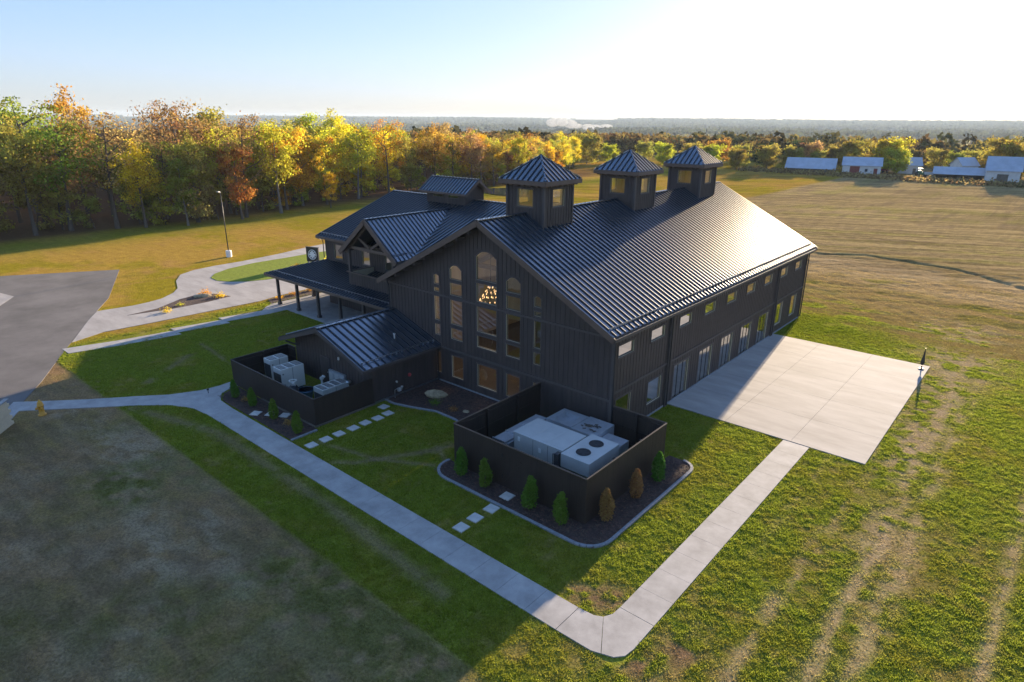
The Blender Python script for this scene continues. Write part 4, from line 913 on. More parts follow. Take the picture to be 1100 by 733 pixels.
# arborvitae
def arb_proto(seed, H=1.55, Rr=.36):
    rs = np.random.RandomState(seed); k = 2000; t_ = rs.uniform(0, 1, k)**.85; prof = np.sqrt(np.clip(np.sin(np.pi*np.clip(t_*.93+.08, 0, 1)), 0, 1))*(1-.45*t_)
    a = rs.uniform(0, 2*np.pi, k); r_ = Rr*prof*rs.uniform(.55, 1.08, k)*(1+.1*np.sin(5*a+seed))
    C = np.stack([r_*np.cos(a), r_*np.sin(a), .06+t_*H], 1); C[:, :2] += rs.normal(size=(k, 2))*.03; C[:, 0] += .05*np.sin(C[:, 2]*4+seed); lm = leaf_mesh('crown', C, .10, rs, rs.uniform(.2, .9, k)*.6+.3*fbm(a*2, t_*8, seed))
    mb = MB(); mb.tube([(0, 0, 0), (0, 0, H*.8)], [.04, .01], 6); tm = bpy.data.meshes.new('trunk'); tm.from_pydata(mb.v, [], mb.f); tm.materials.append(M['bark']); return tm, lm, H
A1, A2, A3 = arb_proto(1), arb_proto(2), arb_proto(3)
gr = 'small conifers round the tall fence'
for (x, y, c, pr, s, l) in ((5.9, -8.45, 'conifer', A1, 1.05, 'small green conifer in the mulch by the left end of the tall fence'), (7.7, -8.5, 'conifer', A2, 1.05, 'small green conifer just left of the tall fence gate'),
        (10.75, -8.5, 'conifer', A3, 1.15, 'small green conifer just right of the tall fence gate'), (12.65, -8.5, 'conifer', A1, 1.08, 'small green conifer left of the tall fence corner'),
        (14.15, -6.8, 'dry', A2, 1.1, 'half brown small conifer right of the tall fence corner'), (14.25, -4.15, 'dry', A3, 1.05, 'fully brown dead small conifer in the middle of the sunny fence side'), (14.3, -1.9, 'conifer', A2, 1.1, 'green small conifer at the far end of the sunny fence side')):
    place(pr, x, y, c, l, 'conifer', gr, s, x*3, 'small_conifer', z=.05)
for x, y, s, l in ((-13.1, -11.6, .85, 'small conifer nearest the walk bend in the left mulch bed'), (-10.9, -11.5, .85, 'small conifer second from the walk bend in the left mulch bed'), (-8.0, -11.6, .9, 'small slim conifer beside the stones in the left mulch bed'), (-5.1, -11.7, .95, 'small conifer at the lawn end of the left mulch bed')):
    place(A3 if x < -9 else A1, x, y, 'conifer', l, 'conifer', 'small conifers in the left mulch bed', s, x*2, 'small_conifer', z=.05)
def tuft(x, y, c, label, s=.4, z=.05, name='shrub', cat='shrub', n=260, seed=None):
    rs = np.random.RandomState(int(abs(x*13+y*7)) % 9999); C = rs.normal(size=(n, 3))*np.array((s*.4, s*.4, s*.3)); C[:, 2] = np.abs(C[:, 2])+.03
    me_ = leaf_mesh('shrub', C, s*.16, rs, rs.uniform(.2, .9, n), m=LM[c]); o = bpy.data.objects.new(name, me_); COL.objects.link(o); o.location = (x, y, z); return tag(o, label, cat)
tuft(-37.9, -6.6+.6, 'yellow', 'yellow grass clump at the narrow tip of the drive bed', .6)
tuft(-41.9, -.3, 'golden', 'golden shrub at the back edge of the drive bed', .7)
tuft(-39.6, .3, 'yellow', 'yellow shrub at the wide end of the drive bed', .7)
tuft(-39.3, -4.0, 'yellow green', 'low green clump beside the rock in the drive bed', .45)
tuft(-1.9, -3.2, 'conifer', 'low green plant before the rock in the gable bed', .5)
tuft(2.2, -1.6, 'conifer', 'dark green plant under the gable windows', .5)
tuft(-.2, -3.1, 'dry', 'dry tan plant in the gable bed', .4)
tuft(-12.0, -11.3, 'dry', 'dry reddish plant between the first two left bed conifers', .45)
tuft(-6.6, -11.4, 'dry', 'dry reddish plant between the last two left bed conifers', .45)
tuft(-34.3, 4.2, 'golden', 'golden grass clump outside the first porch post', .5)
tuft(-34.5, 6.0, 'orange', 'orange shrub outside the porch side', .55)
tuft(-34.6, 8.2, 'orange', 'orange red shrub further along the porch side', .55)
tuft(-34.6, 10.4, 'russet', 'russet shrub at the back of the porch side', .55)
tuft(-46.4, 18.9, 'yellow', 'bright yellow shrub right of the drive sign', .9, .08)
tuft(-46.7, 14.1, 'golden', 'golden shrub left of the drive sign', .6, .08)
def rock(x, y, sx, sy, sz, label, rot=0, seed=0, z=.03):
    rs = np.random.RandomState(seed); mb = MB(); n, k = 14, 8
    pts = []
    for i in range(k+1):
        for j in range(n):
            th = pi*i/k; ph = 2*pi*j/n; r_ = 1+.22*(vnoise(np.array(3*cos(ph)+5+seed), np.array(3*th+2*sin(ph)), seed)-.5)*2
            pts.append((sx*r_*sin(th)*cos(ph), sy*r_*sin(th)*sin(ph), sz*r_*cos(th)*.8+sz*.5))
    mb.v = [tuple(map(float, p)) for p in pts]
    for i in range(k):
        for j in range(n): mb.f.append((i*n+j, (i+1)*n+j, (i+1)*n+(j+1) % n, i*n+(j+1) % n)); mb.m.append(0)
    o = mb.build('rock', M['rock']); o.location = (x, y, z); o.rotation_euler = (0, 0, rot); return tag(o, label, 'rock')
rock(-2.7, -2.35, .85, .30, .42, 'long tan rock lying in the mulch bed before the gable', .65, 3)
rock(-41.0, -1.0, .9, .4, .25, 'tan flat rock in the drive bed', 1.2, 5)
rock(.6, -2.7, .22, .16, .12, 'small pinkish stone beside the gable bed edge', .4, 7)

# ---------------------------------------------------------------- street things
hy = thing('fire_hydrant', 'yellow fire hydrant on the brown grass beside the walk end', 'hydrant', (-19.9, -21.2, 0))
mb = MB(); mb.lathe((0, 0, 0), [(.2, 0), (.2, .05), (.13, .06), (.13, .5), (.17, .52), (.17, .56), (.14, .57), (.13, .68), (.09, .76), (.04, .8), (.04, .86), (.01, .87)], 14); mb.build('barrel', M['yellow'], hy, True)
mb = MB()
for d in ((1, 0), (-1, 0), (0, -1)): mb.tube([(d[0]*.1, d[1]*.1, .42), (d[0]*.21, d[1]*.21, .42), (d[0]*.25, d[1]*.25, .42)], [.07, .07, .04], 8)
mb.build('outlet_cap', M['yellow'], hy)
hy.scale = (1.25, 1.25, 1.25)
lp = thing('lamp_post', 'slim dark lamp post on a white concrete foot in the stubble field', 'lamp post', (-59.4, 11.3, 0))
mb = MB(); mb.lathe((0, 0, -.1), [(.38, 0), (.38, .95), (.35, 1.0)], 16); mb.build('concrete_foot', M['white'], lp)
mb = MB(); mb.tube([(0, 0, .85), (0, 0, 8.9)], [.075, .045], 10); mb.build('pole', M['black'], lp, True)
mb = MB(); mb.bar((0, 0, 8.85), (.5, -.5, 8.95), .08, .06); mb.bar((.35, -.35, 8.95), (.75, -.75, 8.97), .24, .07); mb.build('lamp_head', M['galv'], lp)
# entry sign
sg = thing('entry_sign', 'square black sign with a round white emblem on the drive island', 'sign', (-46.2, 16.2, .08), .35)
mb = MB(); mb.box(-.95, .95, -.09, .09, .35, 2.25); mb.box(-1.0, 1.0, -.12, .12, 2.25, 2.32); mb.build('sign_board', M['black'], sg)
mb = MB(); mb.box(-.8, -.6, -.1, .1, 0, .35); mb.box(.6, .8, -.1, .1, 0, .35); mb.build('sign_foot', M['kerbstone'], sg)
mb = MB()
mb.tube([(.62*cos(2*pi*k/28), -.10, 1.32+.62*sin(2*pi*k/28)) for k in range(29)], .05, 5)
for k in range(8):
    a = k*pi/4; mb.bar((.16*cos(a), -.105, 1.32+.16*sin(a)), (.50*cos(a), -.105, 1.32+.50*sin(a)), .02, .16 if k % 2 else .26, (0, 0, 1) if abs(sin(a)) < .9 else (1, 0, 0))
mb.tube([(0, -.093, 1.32), (0, -.12, 1.32)], .2, 12); mb.build('round_emblem', M['white'], sg)
# closed parasol on the patio corner
um = thing('patio_umbrella', 'closed black patio umbrella standing at the far corner of the concrete patio', 'umbrella', (21.95, 26.6, .06))
mb = MB(); mb.tube([(0, 0, 0), (0, 0, 1.75)], .025, 8); mb.build('pole', M['black'], um)
mb = MB(); mb.lathe((0, 0, .35), [(.07, 0), (.15, .12), (.12, .45), (.07, .8), (.035, 1.2), (.015, 1.3)], 10); mb.build('folded_canopy', M['black'], um)
mb = MB(); mb.lathe((0, 0, 0), [(.2, 0), (.2, .05), (.05, .08), (.04, .3)], 14); mb.build('base', M['black'], um)
# pale block wall at the frame's left edge
bw = thing('block_wall', 'low pale block screen wall at the left edge of the picture beside the lot', 'wall', (-19.75, -22.75, 0), -.70)
mb = MB()
for r_ in range(8):
    for k in range(11): a = k*.4+(.2 if r_ % 2 else 0); mb.box(a+.006, a+.394, -.2, .0, .04+r_*.2, .04+r_*.2+.192)
mb.build('block_courses', M['block'], bw)
mb = MB(); mb.box(-.04, 4.65, -.24, .04, 1.645, 1.72); mb.build('coping', M['concrete'], bw)

# ---------------------------------------------------------------- far farm
def gable_building(name, label, x, y, rz, w, l, he, hr, wm, rm, cat='barn', open_front=False, doors=(), wins=(), lean=0):
    z = float(height(np.array(x), np.array(y))); t_ = thing(name, label, cat, (x, y, z-.1), rz); mb = MB()
    c = [(-l/2, -w/2), (l/2, -w/2), (l/2, w/2), (-l/2, w/2)]
    for (a, b_) in ((0, 1), (2, 3)):
        if open_front and a == 0:
            n = int(l/3.5)
            for k in range(n+1): px = -l/2+l*k/n; mb.box(px-.12, px+.12, -w/2-.1, -w/2+.1, 0, he)
            mb.box(-l/2, l/2, w/2-.4, w/2-.3, 0, he); continue
        p, q_ = c[a], c[b_]; mb.face([(*p, 0), (*q_, 0), (*q_, he), (*p, he)])
    for sx in (-1, 1): mb.face([(sx*l/2, -w/2, 0), (sx*l/2, w/2, 0), (sx*l/2, w/2, he), (sx*l/2, 0, hr), (sx*l/2, -w/2, he)])
    mb.build('wall', wm, t_); mb = MB(); o = .4; sl_ = (hr-he)/(w/2)
    for sy in (-1, 1):
        P = [(-l/2-o, 0, hr+.1), (l/2+o, 0, hr+.1), (l/2+o, sy*(w/2+o), he-o*sl_+.1), (-l/2-o, sy*(w/2+o), he-o*sl_+.1)]
        mb.hexa([(a, b_, c_-.12) for a, b_, c_ in P]+P)
    mb.build('roof', rm, t_)
    for (side, s, dw, dh, dm) in doors:
        mb = MB()
        if side == 'front': mb.box(s-dw/2, s+dw/2, -w/2-.08, -w/2-.02, 0, dh)
        else: mb.box(l/2+.02, l/2+.08, s-dw/2, s+dw/2, 0, dh)
        mb.build('door', dm, t_)
    for (side, s, z0, ww, wh) in wins:
        mb = MB()
        if side == 'front': mb.box(s-ww/2, s+ww/2, -w/2-.07, -w/2-.02, z0, z0+wh)
        else: mb.box(l/2+.02, l/2+.07, s-ww/2, s+ww/2, z0, z0+wh)
        mb.build('window', M['grille'], t_)
    return t_
RZ = .70
gable_building('farm_shed', 'long low shed with a pale blue tin roof, leftmost of the far farm buildings', -51, 240, .22, 11, 17, 1.8, 5.2, M['oldwood'], M['bluetin'], 'shed')
gable_building('farm_barn', 'white barn with red doors right of the long blue roofed shed', -33.5, 241, .25, 9, 12.5, 3.6, 6.2, M['whitebarn'], M['bluetin'], doors=[('front', -2.2, 3.2, 3.2, M['redbarn']), ('front', 4.6, 1.2, 2.6, M['redbarn'])], wins=[('side', -1.5, 1.2, .9, 1), ('front', 1.6, 1.4, .9, 1)])
gable_building('farmhouse', 'small white farmhouse with a grey roof between the two far barns', -22, 262, .4, 6.5, 7.5, 3.4, 6, M['whitebarn'], M['bluetin'], 'house', doors=[('front', 1.5, 1, 2.1, M['oldwood'])], wins=[('front', -1.8, 1.2, 1, 1.3), ('side', 0, 1.2, 1, 1.3)])
gable_building('open_shed', 'low open fronted shed with a blue tin roof left of the big grey barn', -3, 240, .15, 6.5, 14, 2.2, 4.2, M['oldwood'], M['bluetin'], 'shed', open_front=True)
gable_building('farm_barn', 'tall pale barn with a steep blue tin roof, rightmost of the farm', 9.3, 238, .12, 10, 9, 4.2, 8.2, M['whitebarn'], M['bluetin'], doors=[('front', 0, 3, 3, M['oldwood'])], wins=[('side', 0, 4.6, 1, 1.2), ('side', -2.5, 1.4, 1, 1)])
gable_building('farm_barn', 'small hip topped grey barn rising behind the low open shed', -3.2, 253, .8, 6, 6, 4.6, 7, M['whitebarn'], M['bluetin'])
tr_ = thing('tractor', 'green tractor among the stored gear between the far farmhouse and open shed', 'tractor', (-14.5, 243, 0), .5)
mb = MB(); mb.box(-.5, .5, -1.9, .3, .8, 1.7); mb.box(-.7, .7, .3, 1.5, 1.0, 2.0); mb.box(-.7, .7, .2, 1.4, 2.6, 2.75)
for sx in (-.6, .6):
    for y in (.3, 1.3): mb.box(sx-.05, sx+.05, y-.05, y+.05, 2, 2.6)
mt = mat('tractor_green', (.03, .14, .06), .5); mb.build('body', mt, tr_)
for sx in (-1, 1):
    mb = MB(); mb.tube([(sx*.75, .9, .85), (sx*1.15, .9, .85)], .85, 16); mb.build('wheel', M['black'], tr_)
    mb = MB(); mb.tube([(sx*.55, -1.4, .5), (sx*.8, -1.4, .5)], .5, 12); mb.build('wheel', M['black'], tr_)
for i, (x, y, l_, c_, lab) in enumerate(((-11.6, 243.5, 4.5, 'whitebarn', 'white flat trailer with side boards beside the green tractor'), (-9.2, 246, 3.6, 'pale', 'pale hay wagon behind the white trailer'), (-28.3, 252, 4, 'redbarn', 'dark red farm wagon by the white barn'))):
    t_ = thing('farm_trailer', lab, 'trailer', (x, y, 0), .3+i)
    mb = MB(); mb.box(-l_/2, l_/2, -1, 1, .8, .95); mb.box(-l_/2, l_/2, -1, -.95, .95, 1.6); mb.box(-l_/2, l_/2, .95, 1, .95, 1.6); mb.build('bed', M[c_], t_)
    for sx in (-1, 1):
        for sy in (-1, 1): mb = MB(); mb.tube([(sx*l_*.3, sy*.8, .42), (sx*l_*.3, sy*1.02, .42)], .42, 12); mb.build('wheel', M['black'], t_)

# ---------------------------------------------------------------- trees
TP = [tree_proto(11, 20, 5.2, .26, 95, 85, .40), tree_proto(12, 22, 4.6, .32, 90, 80, .38), tree_proto(13, 18, 5.6, .22, 100, 85, .42), tree_proto(14, 21, 5.0, .38, 70, 60, .36), tree_proto(15, 23, 5.6, .42, 60, 42, .33, .8), tree_proto(16, 17, 4.4, .12, 90, 85, .42), tree_proto(17, 19, 3.6, .28, 75, 75, .38)]
UP = [tree_proto(21, 6.5, 2.6, .05, 40, 60, .34), tree_proto(22, 8, 2.8, .12, 45, 60, .34)]
NP = tree_proto(31, 12, 5.5, .10, 80, 85, .55); NP2 = tree_proto(32, 10, 4.6, .08, 70, 80, .55)
EDGE = [(-98, -22), (-99, -6), (-99.4, 2), (-95.5, 10), (-93, 18), (-92, 26), (-94, 35), (-99, 49), (-102, 58), (-103.5, 69), (-105, 80), (-101, 92), (-99, 104), (-99.5, 120), (-107, 142), (-115, 163), (-124, 182), (-133, 200)]
def walk(pts, step):
    out = []; carry = 0
    for (ax, ay), (bx, by) in zip(pts[:-1], pts[1:]):
        L = math.hypot(bx-ax, by-ay); s = carry
        while s < L: out.append((ax+(bx-ax)*s/L, ay+(by-ay)*s/L)); s += step
        carry = s-L
    return out
rg = random.Random(7)
def zone_colour(y, row):
    if y < 12: w = {'brown': 3, 'green': 4, 'olive': 5, 'russet': 3, 'orange': 2, 'yellow green': 1}
    elif y < 28: w = {'green': 3, 'olive': 5, 'russet': 3, 'orange': 3, 'yellow': 2, 'brown': 2}
    elif y < 36: w = {'russet': 3, 'orange': 2, 'olive': 4, 'yellow green': 2}
    elif y < 84: w = {'yellow': 6, 'yellow green': 6, 'golden': 2, 'green': 2, 'olive': 1}
    elif y < 128: w = {'golden': 3, 'orange': 3, 'yellow': 2, 'olive': 4, 'yellow green': 3, 'brown': 3, 'green': 2}
    else: w = {'yellow': 3, 'yellow green': 4, 'olive': 3, 'green': 2, 'golden': 1}
    ks = list(w); return rg.choices(ks, [w[k] for k in ks])[0]
def zone_name(y): return 'left end' if y < 12 else 'stretch behind the lamp post' if y < 36 else 'bright middle stretch' if y < 84 else 'stretch behind the roof monitor' if y < 128 else 'far end'
rown = ['front row', 'second row', 'third row', 'back rows']
for row, (dx, step, sc) in enumerate(((0, 5.2, .80), (-8, 6.2, .86), (-17, 7.4, .89), (-28, 9, .90))):
    for (x, y) in walk(EDGE, step):
        if rg.random() < .08: continue
        c = zone_colour(y, row); k = rg.choice([0, 1, 2, 3, 5, 6] if row else [0, 1, 3, 4, 6, 1, 3, 4])
        if y < 34 and rg.random() < .2: k = 4
        px, py = x+dx+rg.uniform(-2, 2), y+rg.uniform(-2, 2)
        hs = sc*rg.uniform(.82, 1.12)*((1.20 if 2 < y < 13 else .88 if 13 < y < 24 else 1.06) if y < 48 else 1.04 if y < 84 else .88 if y < 128 else .68)
        lab = f'{c} leaved tree in the {rown[row]} of the wood, {zone_name(y)}'
        place(TP[k], px, py, c, lab, 'tree', lab+' trees', hs*rg.uniform(.9, 1.1), rg.uniform(0, 6.3), 'broadleaf_tree', 'palebark' if rg.random() < .12 else None, sz=hs)
# understorey at the edge
for i, (x, y) in enumerate(walk(EDGE, 5.2)):
    c = rg.choice(['olive', 'green', 'yellow green', 'russet', 'brown', 'olive']); 
    if 38 < y < 82: c = rg.choice(['yellow', 'yellow green', 'olive', 'golden'])
    lab = f'low {c} bush under the trees at the wood edge, {zone_name(y)}'
    place(UP[i % 2], x+rg.uniform(-5, -1), y+rg.uniform(-2, 2), c, lab, 'bush', lab+' bushes', rg.uniform(.7, 1.35), rg.uniform(0, 6.3), 'bush')
place(TP[6], -93, 51, 'golden', 'small vivid golden sapling standing just out of the bright wood edge', s=.42, name='broadleaf_tree')
# field edge trees, left to right along the back of the field, and the farm trees
line = [(-146, 214, 'yellow green', 1.0), (-139, 216, 'golden olive', 1.05), (-131, 222, 'yellow green', .9), (-122, 236, 'olive', .8), (-113, 240, 'green', .75), (-107, 226, 'yellow green', .85), (-101, 243, 'green', .8), (-96, 229, 'olive', .8), (-92, 247, 'orange', 1.05), (-87, 230, 'yellow green', .75),
        (-81, 243, 'olive', .9), (-77, 231, 'golden olive', .7), (-71, 245, 'dark green', 1.05), (-66, 234, 'olive', .85), (-61, 247, 'olive', .9), (-57, 256, 'brown', .9), (-52, 252, 'olive', .85), (-47, 258, 'olive', .8), (-63, 262, 'dark green', 1.1),
        (-42, 262, 'golden olive', .95), (-34, 263, 'golden olive', 1.0), (-28, 258, 'yellow green', 1.15), (-24.5, 252, 'yellow green', .9), (-15, 275, 'olive', .8), (-9, 279, 'green', .8), (-3, 281, 'olive', .75), (2, 268, 'olive', .7), (6, 262, 'golden olive', 1.2), (13, 262, 'golden olive', 1.25), (18, 258, 'yellow green', .8), (24, 262, 'olive', .8), (31, 258, 'golden olive', .9)]
seen = {}
for i, (x, y, c, s) in enumerate(line):
    if x < -100: w = 'behind the middle cupola'
    elif x < -60: w = 'behind the rear cupola'
    elif x < -44: w = 'behind the long blue roofed shed'
    elif x < -20: w = 'above the white barn'
    elif x < 1: w = 'above the farmhouse and open shed'
    else: w = 'beside the tall grey barn'
    lab = f'{c} round tree at the far edge of the field {w}'; seen[lab] = seen.get(lab, 0)+1
    place(NP if i % 2 else NP2, x, y, c, lab, 'tree', lab+' trees', s*rg.uniform(.85, .98), rg.uniform(0, 6.3), 'broadleaf_tree')
for k in range(8): tuft(13+k*2.6, 222-k*2.2, 'dark green', 'small round bush in the row before the tall grey barn', 1.9, -.1, n=200)['group'] = 'bushes in a row before the tall grey barn'
# grass edge of the farm yard
rs = np.random.RandomState(5); n = 9000
t_ = rs.uniform(0, 1, n); px = -75+t_*100; py = 228-t_*2+rs.normal(size=n)*3+.06*(px+20)*(-1)
C = np.stack([px, py, np.abs(rs.normal(size=n))*.5+.1+height(px, py)], 1)
tag(bpy.data.objects.new('tall_grass', leaf_mesh('tall_grass', C, .8, rs, rs.uniform(0, 1, n), m=leafmat('dry_grass', (.30, .20, .09)))), 'band of tall dry grass before the far farm buildings', 'grass', kind='stuff')
COL.objects.link(bpy.data.objects['tall_grass'])
# distant woods: many small crowns over the valley
def woods(name, n, r0, r1, size, quads, h, label, dens_noise, cm, seed):
    rs = np.random.RandomState(seed); Cs, T = [], []
    th = rs.uniform(-1.62, .28, n*2); rr_ = np.sqrt(rs.uniform(0, 1, n*2)*(r1**2-r0**2)+r0**2)
    x = 28+rr_*np.sin(th); y = -30+rr_*np.cos(th); keep = fbm(x/dens_noise, y/dens_noise, 31 if dens_noise > 300 else 33, 3) < (.63 if dens_noise > 300 else .6)
    keep &= ~((np.hypot(x+242, y-1955) < 180) | (np.hypot(x+240, y-1595) < 120))
    inner = ~((x > -132) & (x < 60) & (y < 262))
    keep &= inner; x, y = x[keep][:n], y[keep][:n]; k = len(x); z = height(x, y)
    hh = h*rs.uniform(.6, 1.15, k); w = size*rs.uniform(.7, 1.3, k)
    u = rs.normal(size=(k, quads, 3)); u /= np.linalg.norm(u, axis=2)[..., None]; u *= rs.uniform(.6, 1, (k, quads, 1))
    C = np.stack([x[:, None]+u[..., 0]*w[:, None], y[:, None]+u[..., 1]*w[:, None], z[:, None]+hh[:, None]*.55+u[..., 2]*hh[:, None]*.45], -1).reshape(-1, 3)
    tint = np.clip(rs.uniform(0, 1, (k, 1))+rs.normal(size=(k, quads))*.15, 0, 1).ravel()
    o = bpy.data.objects.new(name, leaf_mesh(name, C, size*(.62 if quads > 30 else .8), rs, tint, m=cm)); COL.objects.link(o); tag(o, label, 'wood', kind='stuff')
wm1 = leafmat('valley_leaves', (.19, .145, .045), .35); wm2 = leafmat('valley_dark_leaves', (.085, .085, .035), .25); wm3 = leafmat('valley_rust_leaves', (.21, .13, .05), .35)
woods('near_valley_wood', 1500, 300, 700, 5.0, 70, 11, 'mixed autumn wood on the slope beyond the field', 120, wm1, 1)
woods('evergreen_wood', 700, 300, 800, 5.0, 70, 13, 'dark evergreen stands among the autumn wood beyond the field', 120, wm2, 2)
woods('valley_wood', 9000, 650, 2000, 8.5, 26, 13, 'hazy brown woods across the valley floor', 420, wm1, 3)
woods('rust_wood', 2500, 500, 2200, 8.0, 26, 13, 'rust coloured wood patches across the valley', 420, wm3, 4)
woods('distant_wood', 16000, 1900, 7600, 26, 9, 17, 'blue hazy woods reaching the far hills', 900, wm2, 5)
# behind the left wood
def back_wood():
    rs = np.random.RandomState(9); n = 1300; x = -128-rs.uniform(0, 150, n); y = rs.uniform(-60, 330, n); x -= np.clip(y-120, 0, 80)*.3; z = height(x, y)
    q_ = 60; u = rs.normal(size=(n, q_, 3)); u /= np.linalg.norm(u, axis=2)[..., None]; hh = 13*rs.uniform(.8, 1.1, n)*np.where(y > 150, .8, 1)
    C = np.stack([x[:, None]+u[..., 0]*4, y[:, None]+u[..., 1]*4, z[:, None]+hh[:, None]*.62+u[..., 2]*hh[:, None]*.38], -1).reshape(-1, 3)
    o = bpy.data.objects.new('back_wood', leaf_mesh('back_wood', C, 1.9, rs, np.repeat(rs.uniform(0, 1, n), q_), m=wm3)); COL.objects.link(o); tag(o, 'deep autumn wood behind the tree rows on the left', 'wood', kind='stuff')
back_wood()
# water
wm, t, b = nt('water'); b.inputs['Base Color'].default_value = (.03, .04, .05, 1); b.inputs['Roughness'].default_value = .12
n = t.nodes.new('ShaderNodeTexNoise'); n.inputs['Scale'].default_value = .6; bp = t.nodes.new('ShaderNodeBump'); bp.inputs['Distance'].default_value = .04; t.links.new(n.outputs[0], bp.inputs['Height']); t.links.new(bp.outputs[0], b.inputs['Normal'])
mb = MB(); mb.face([(-235+75*cos(a), 1955+150*sin(a), -31.2) for a in np.linspace(0, 2*pi, 28, endpoint=False)]); tag(mb.build('lake', wm), kind='structure')
mb = MB(); mb.face([(-82+13*cos(a), 103+9*sin(a), .16) for a in np.linspace(0, 2*pi, 28, endpoint=False)]); tag(mb.build('pond', wm), kind='structure')

# ---------------------------------------------------------------- grass blades on the near lawn
def inpoly(x, y, P):
    r_ = np.zeros(x.shape, bool); j = len(P)-1
    for i in range(len(P)):
        xi, yi = P[i]; xj, yj = P[j]
        r_ ^= ((yi > y) != (yj > y)) & (x < (xj-xi)*(y-yi)/((yj-yi) or 1e-9)+xi); j = i
    return r_
rs = np.random.RandomState(3); N = 6500000
x = rs.uniform(-36, 36, N); y = rs.uniform(-33, 62, N)
D = np.stack([x-CAM.x, y-CAM.y, np.full(N, -CAM.z)], 1); zz = D@np.array(fw); uu = F*(D@np.array(r2))/zz; vv = F*(D@np.array(u2))/zz
ok = (zz > 2) & (np.abs(uu) < 600) & (np.abs(vv) < 420); dist = np.linalg.norm(D, axis=1)
ok &= rs.uniform(0, 1, N) < np.clip((30/dist)**1.5, .05, 1)
for P in (PARK, DRIVE, W1, W2, BEDR, BEDL, BEDC, BEDT, [(-11.6, -14.15), (19.4, -14.15), (19.4, 7.4), (17.8, 7.4), (17.8, -12), (17, -12.6), (-11.6, -12.6)], [(9.9, 7.35), (22.42, 7.35), (22.42, 27.75), (9.9, 27.75)],
          [(4.7, -7.9), (13.7, -7.9), (13.7, 0), (4.7, 0)], [(-15.6, -10.5), (-4.9, -10.5), (-4.9, 0), (-15.6, 0)], [(-10, 0), (10, 0), (10, 34.7), (-10, 34.7)], [(-33, 2.4), (-10, 2.4), (-10, 27), (-33, 27)], [(-33.3, -16.3), (-31.5, -16.3), (-29.9, 2.4), (-32.5, 2.4)]):
    ok &= ~inpoly(x, y, P)
for o_ in [o_ for o_ in COL.objects if o_.name.startswith('stepping_stone')]: ok &= (np.abs(x-o_.location.x) > .36) | (np.abs(y-o_.location.y) > .36)
x, y, dist = x[ok], y[ok], dist[ok]; c = gcol(x, y); gness = ss(.72, 1.10, c[:, 1]/c[:, 0])
cl = fbm(x/.28, y/.28, 50, 2); keep = rs.uniform(0, 1, len(x)) < (.38+.62*gness)*(.8+.2*ss(.3, .6, cl)); x, y, c, dist, gness, cl = x[keep], y[keep], c[keep], dist[keep], gness[keep], cl[keep]
n = len(x); z = height(x, y); hh = (.03+.055*rs.uniform(0, 1, n)*ss(.3, .7, cl))*(.5+.7*gness)*(1-.35*(y < -17.5)); ang = rs.uniform(0, 2*np.pi, n); w = .018+.018*rs.uniform(0, 1, n); w *= np.clip(dist/30, 1, 2.2)
lx = rs.normal(size=n)*.04; ly = rs.normal(size=n)*.04
P0 = np.stack([x-np.cos(ang)*w, y-np.sin(ang)*w, z-.01], 1); P1 = np.stack([x+np.cos(ang)*w, y+np.sin(ang)*w, z-.01], 1); P2 = np.stack([x+lx, y+ly, z+hh], 1)
V = np.stack([P0, P1, P2], 1).reshape(-1, 3)
me = bpy.data.meshes.new('grass'); me.vertices.add(3*n); me.vertices.foreach_set('co', V.ravel()); me.loops.add(3*n); me.loops.foreach_set('vertex_index', np.arange(3*n, dtype=np.int32))
me.polygons.add(n); me.polygons.foreach_set('loop_start', np.arange(0, 3*n, 3, dtype=np.int32)); me.polygons.foreach_set('loop_total', np.full(n, 3, np.int32)); me.update()
cc = np.clip(c*rs.uniform(.85, 1.5, (n, 1))*np.array((1.15, 1.2, 1.0)), 0, 1); c4 = np.ones((3*n, 4)); c4[:, :3] = np.repeat(cc, 3, 0)
me.color_attributes.new('col', 'FLOAT_COLOR', 'POINT').data.foreach_set('color', c4.ravel())
m = bpy.data.materials.new('grass_blades'); m.use_nodes = True; t = m.node_tree; t.nodes.clear(); o = t.nodes.new('ShaderNodeOutputMaterial'); mx = t.nodes.new('ShaderNodeMixShader'); mx.inputs[0].default_value = .5
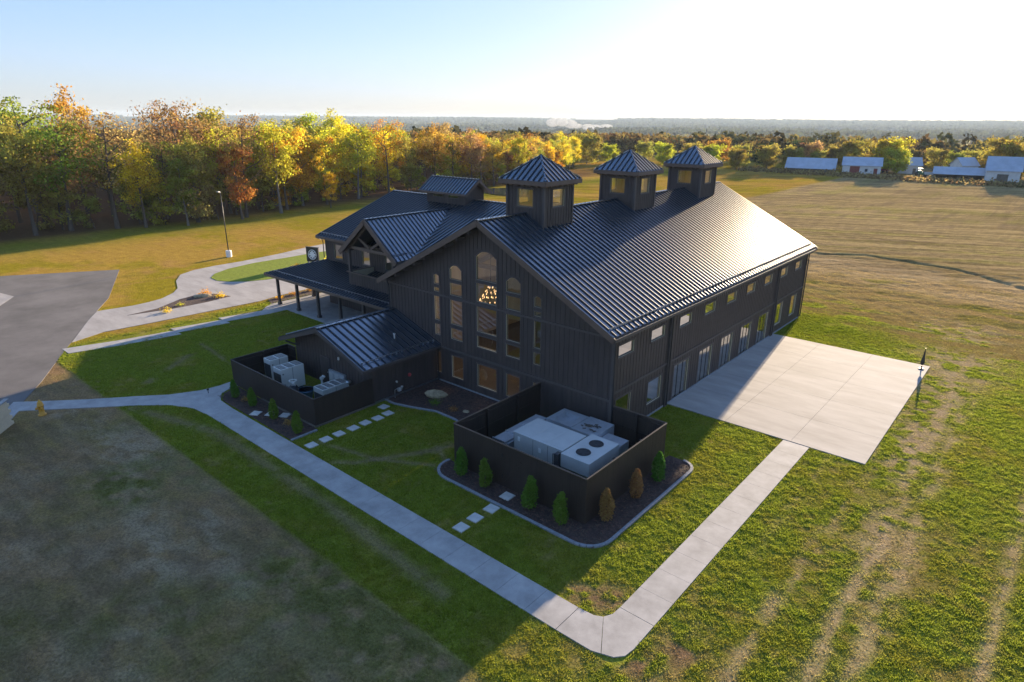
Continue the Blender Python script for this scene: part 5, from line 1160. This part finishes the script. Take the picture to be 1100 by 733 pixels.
d = t.nodes.new('ShaderNodeBsdfDiffuse'); l = t.nodes.new('ShaderNodeBsdfTranslucent'); a = t.nodes.new('ShaderNodeAttribute'); a.attribute_name = 'col'
for k in (d, l): t.links.new(a.outputs['Color'], k.inputs[0])
t.links.new(d.outputs[0], mx.inputs[1]); t.links.new(l.outputs[0], mx.inputs[2]); t.links.new(mx.outputs[0], o.inputs[0]); me.materials.append(m)
o = bpy.data.objects.new('grass', me); COL.objects.link(o); tag(o, 'short lawn grass round the barn and walks', 'grass', kind='stuff')
print('grass', n)

# ---------------------------------------------------------------- haze
bm = bmesh.new(); rg = random.Random(2)
for k in range(9):
    bmesh.ops.create_icosphere(bm, subdivisions=3, radius=1, matrix=Matrix.Translation((-1840+k*26-60+rg.uniform(-12, 12), 2480+k*20+rg.uniform(-20, 20), -22+(30-k*2.2 if k < 4 else 8)+rg.uniform(-6, 6))) @ Matrix.Diagonal((34, 30, 20 if k < 4 else 12, 1)))
me = bpy.data.meshes.new('smoke'); bm.to_mesh(me); sm = bpy.data.objects.new('smoke', me); COL.objects.link(sm); tag(sm, 'pale smoke drifting over the far valley', 'smoke', kind='stuff')
m = bpy.data.materials.new('smoke'); m.use_nodes = True; t = m.node_tree; t.nodes.clear(); o = t.nodes.new('ShaderNodeOutputMaterial'); v = t.nodes.new('ShaderNodeVolumePrincipled')
v.inputs['Color'].default_value = (.95, .95, .95, 1); v.inputs['Density'].default_value = .02; t.links.new(v.outputs[0], o.inputs['Volume']); me.materials.append(m)
mb = MB(); mb.box(-8400, 8400, -8400, 8400, -34, 60); hz = mb.build('haze', []); tag(hz, 'pale air haze', 'haze', kind='stuff')
m = bpy.data.materials.new('haze_air'); m.use_nodes = True; t = m.node_tree; t.nodes.clear(); o = t.nodes.new('ShaderNodeOutputMaterial'); v = t.nodes.new('ShaderNodeVolumePrincipled')
v.inputs['Color'].default_value = (.66, .82, 1, 1); v.inputs['Density'].default_value = .00009; v.inputs['Anisotropy'].default_value = 0
t.links.new(v.outputs[0], o.inputs['Volume']); hz.data.materials.append(m)
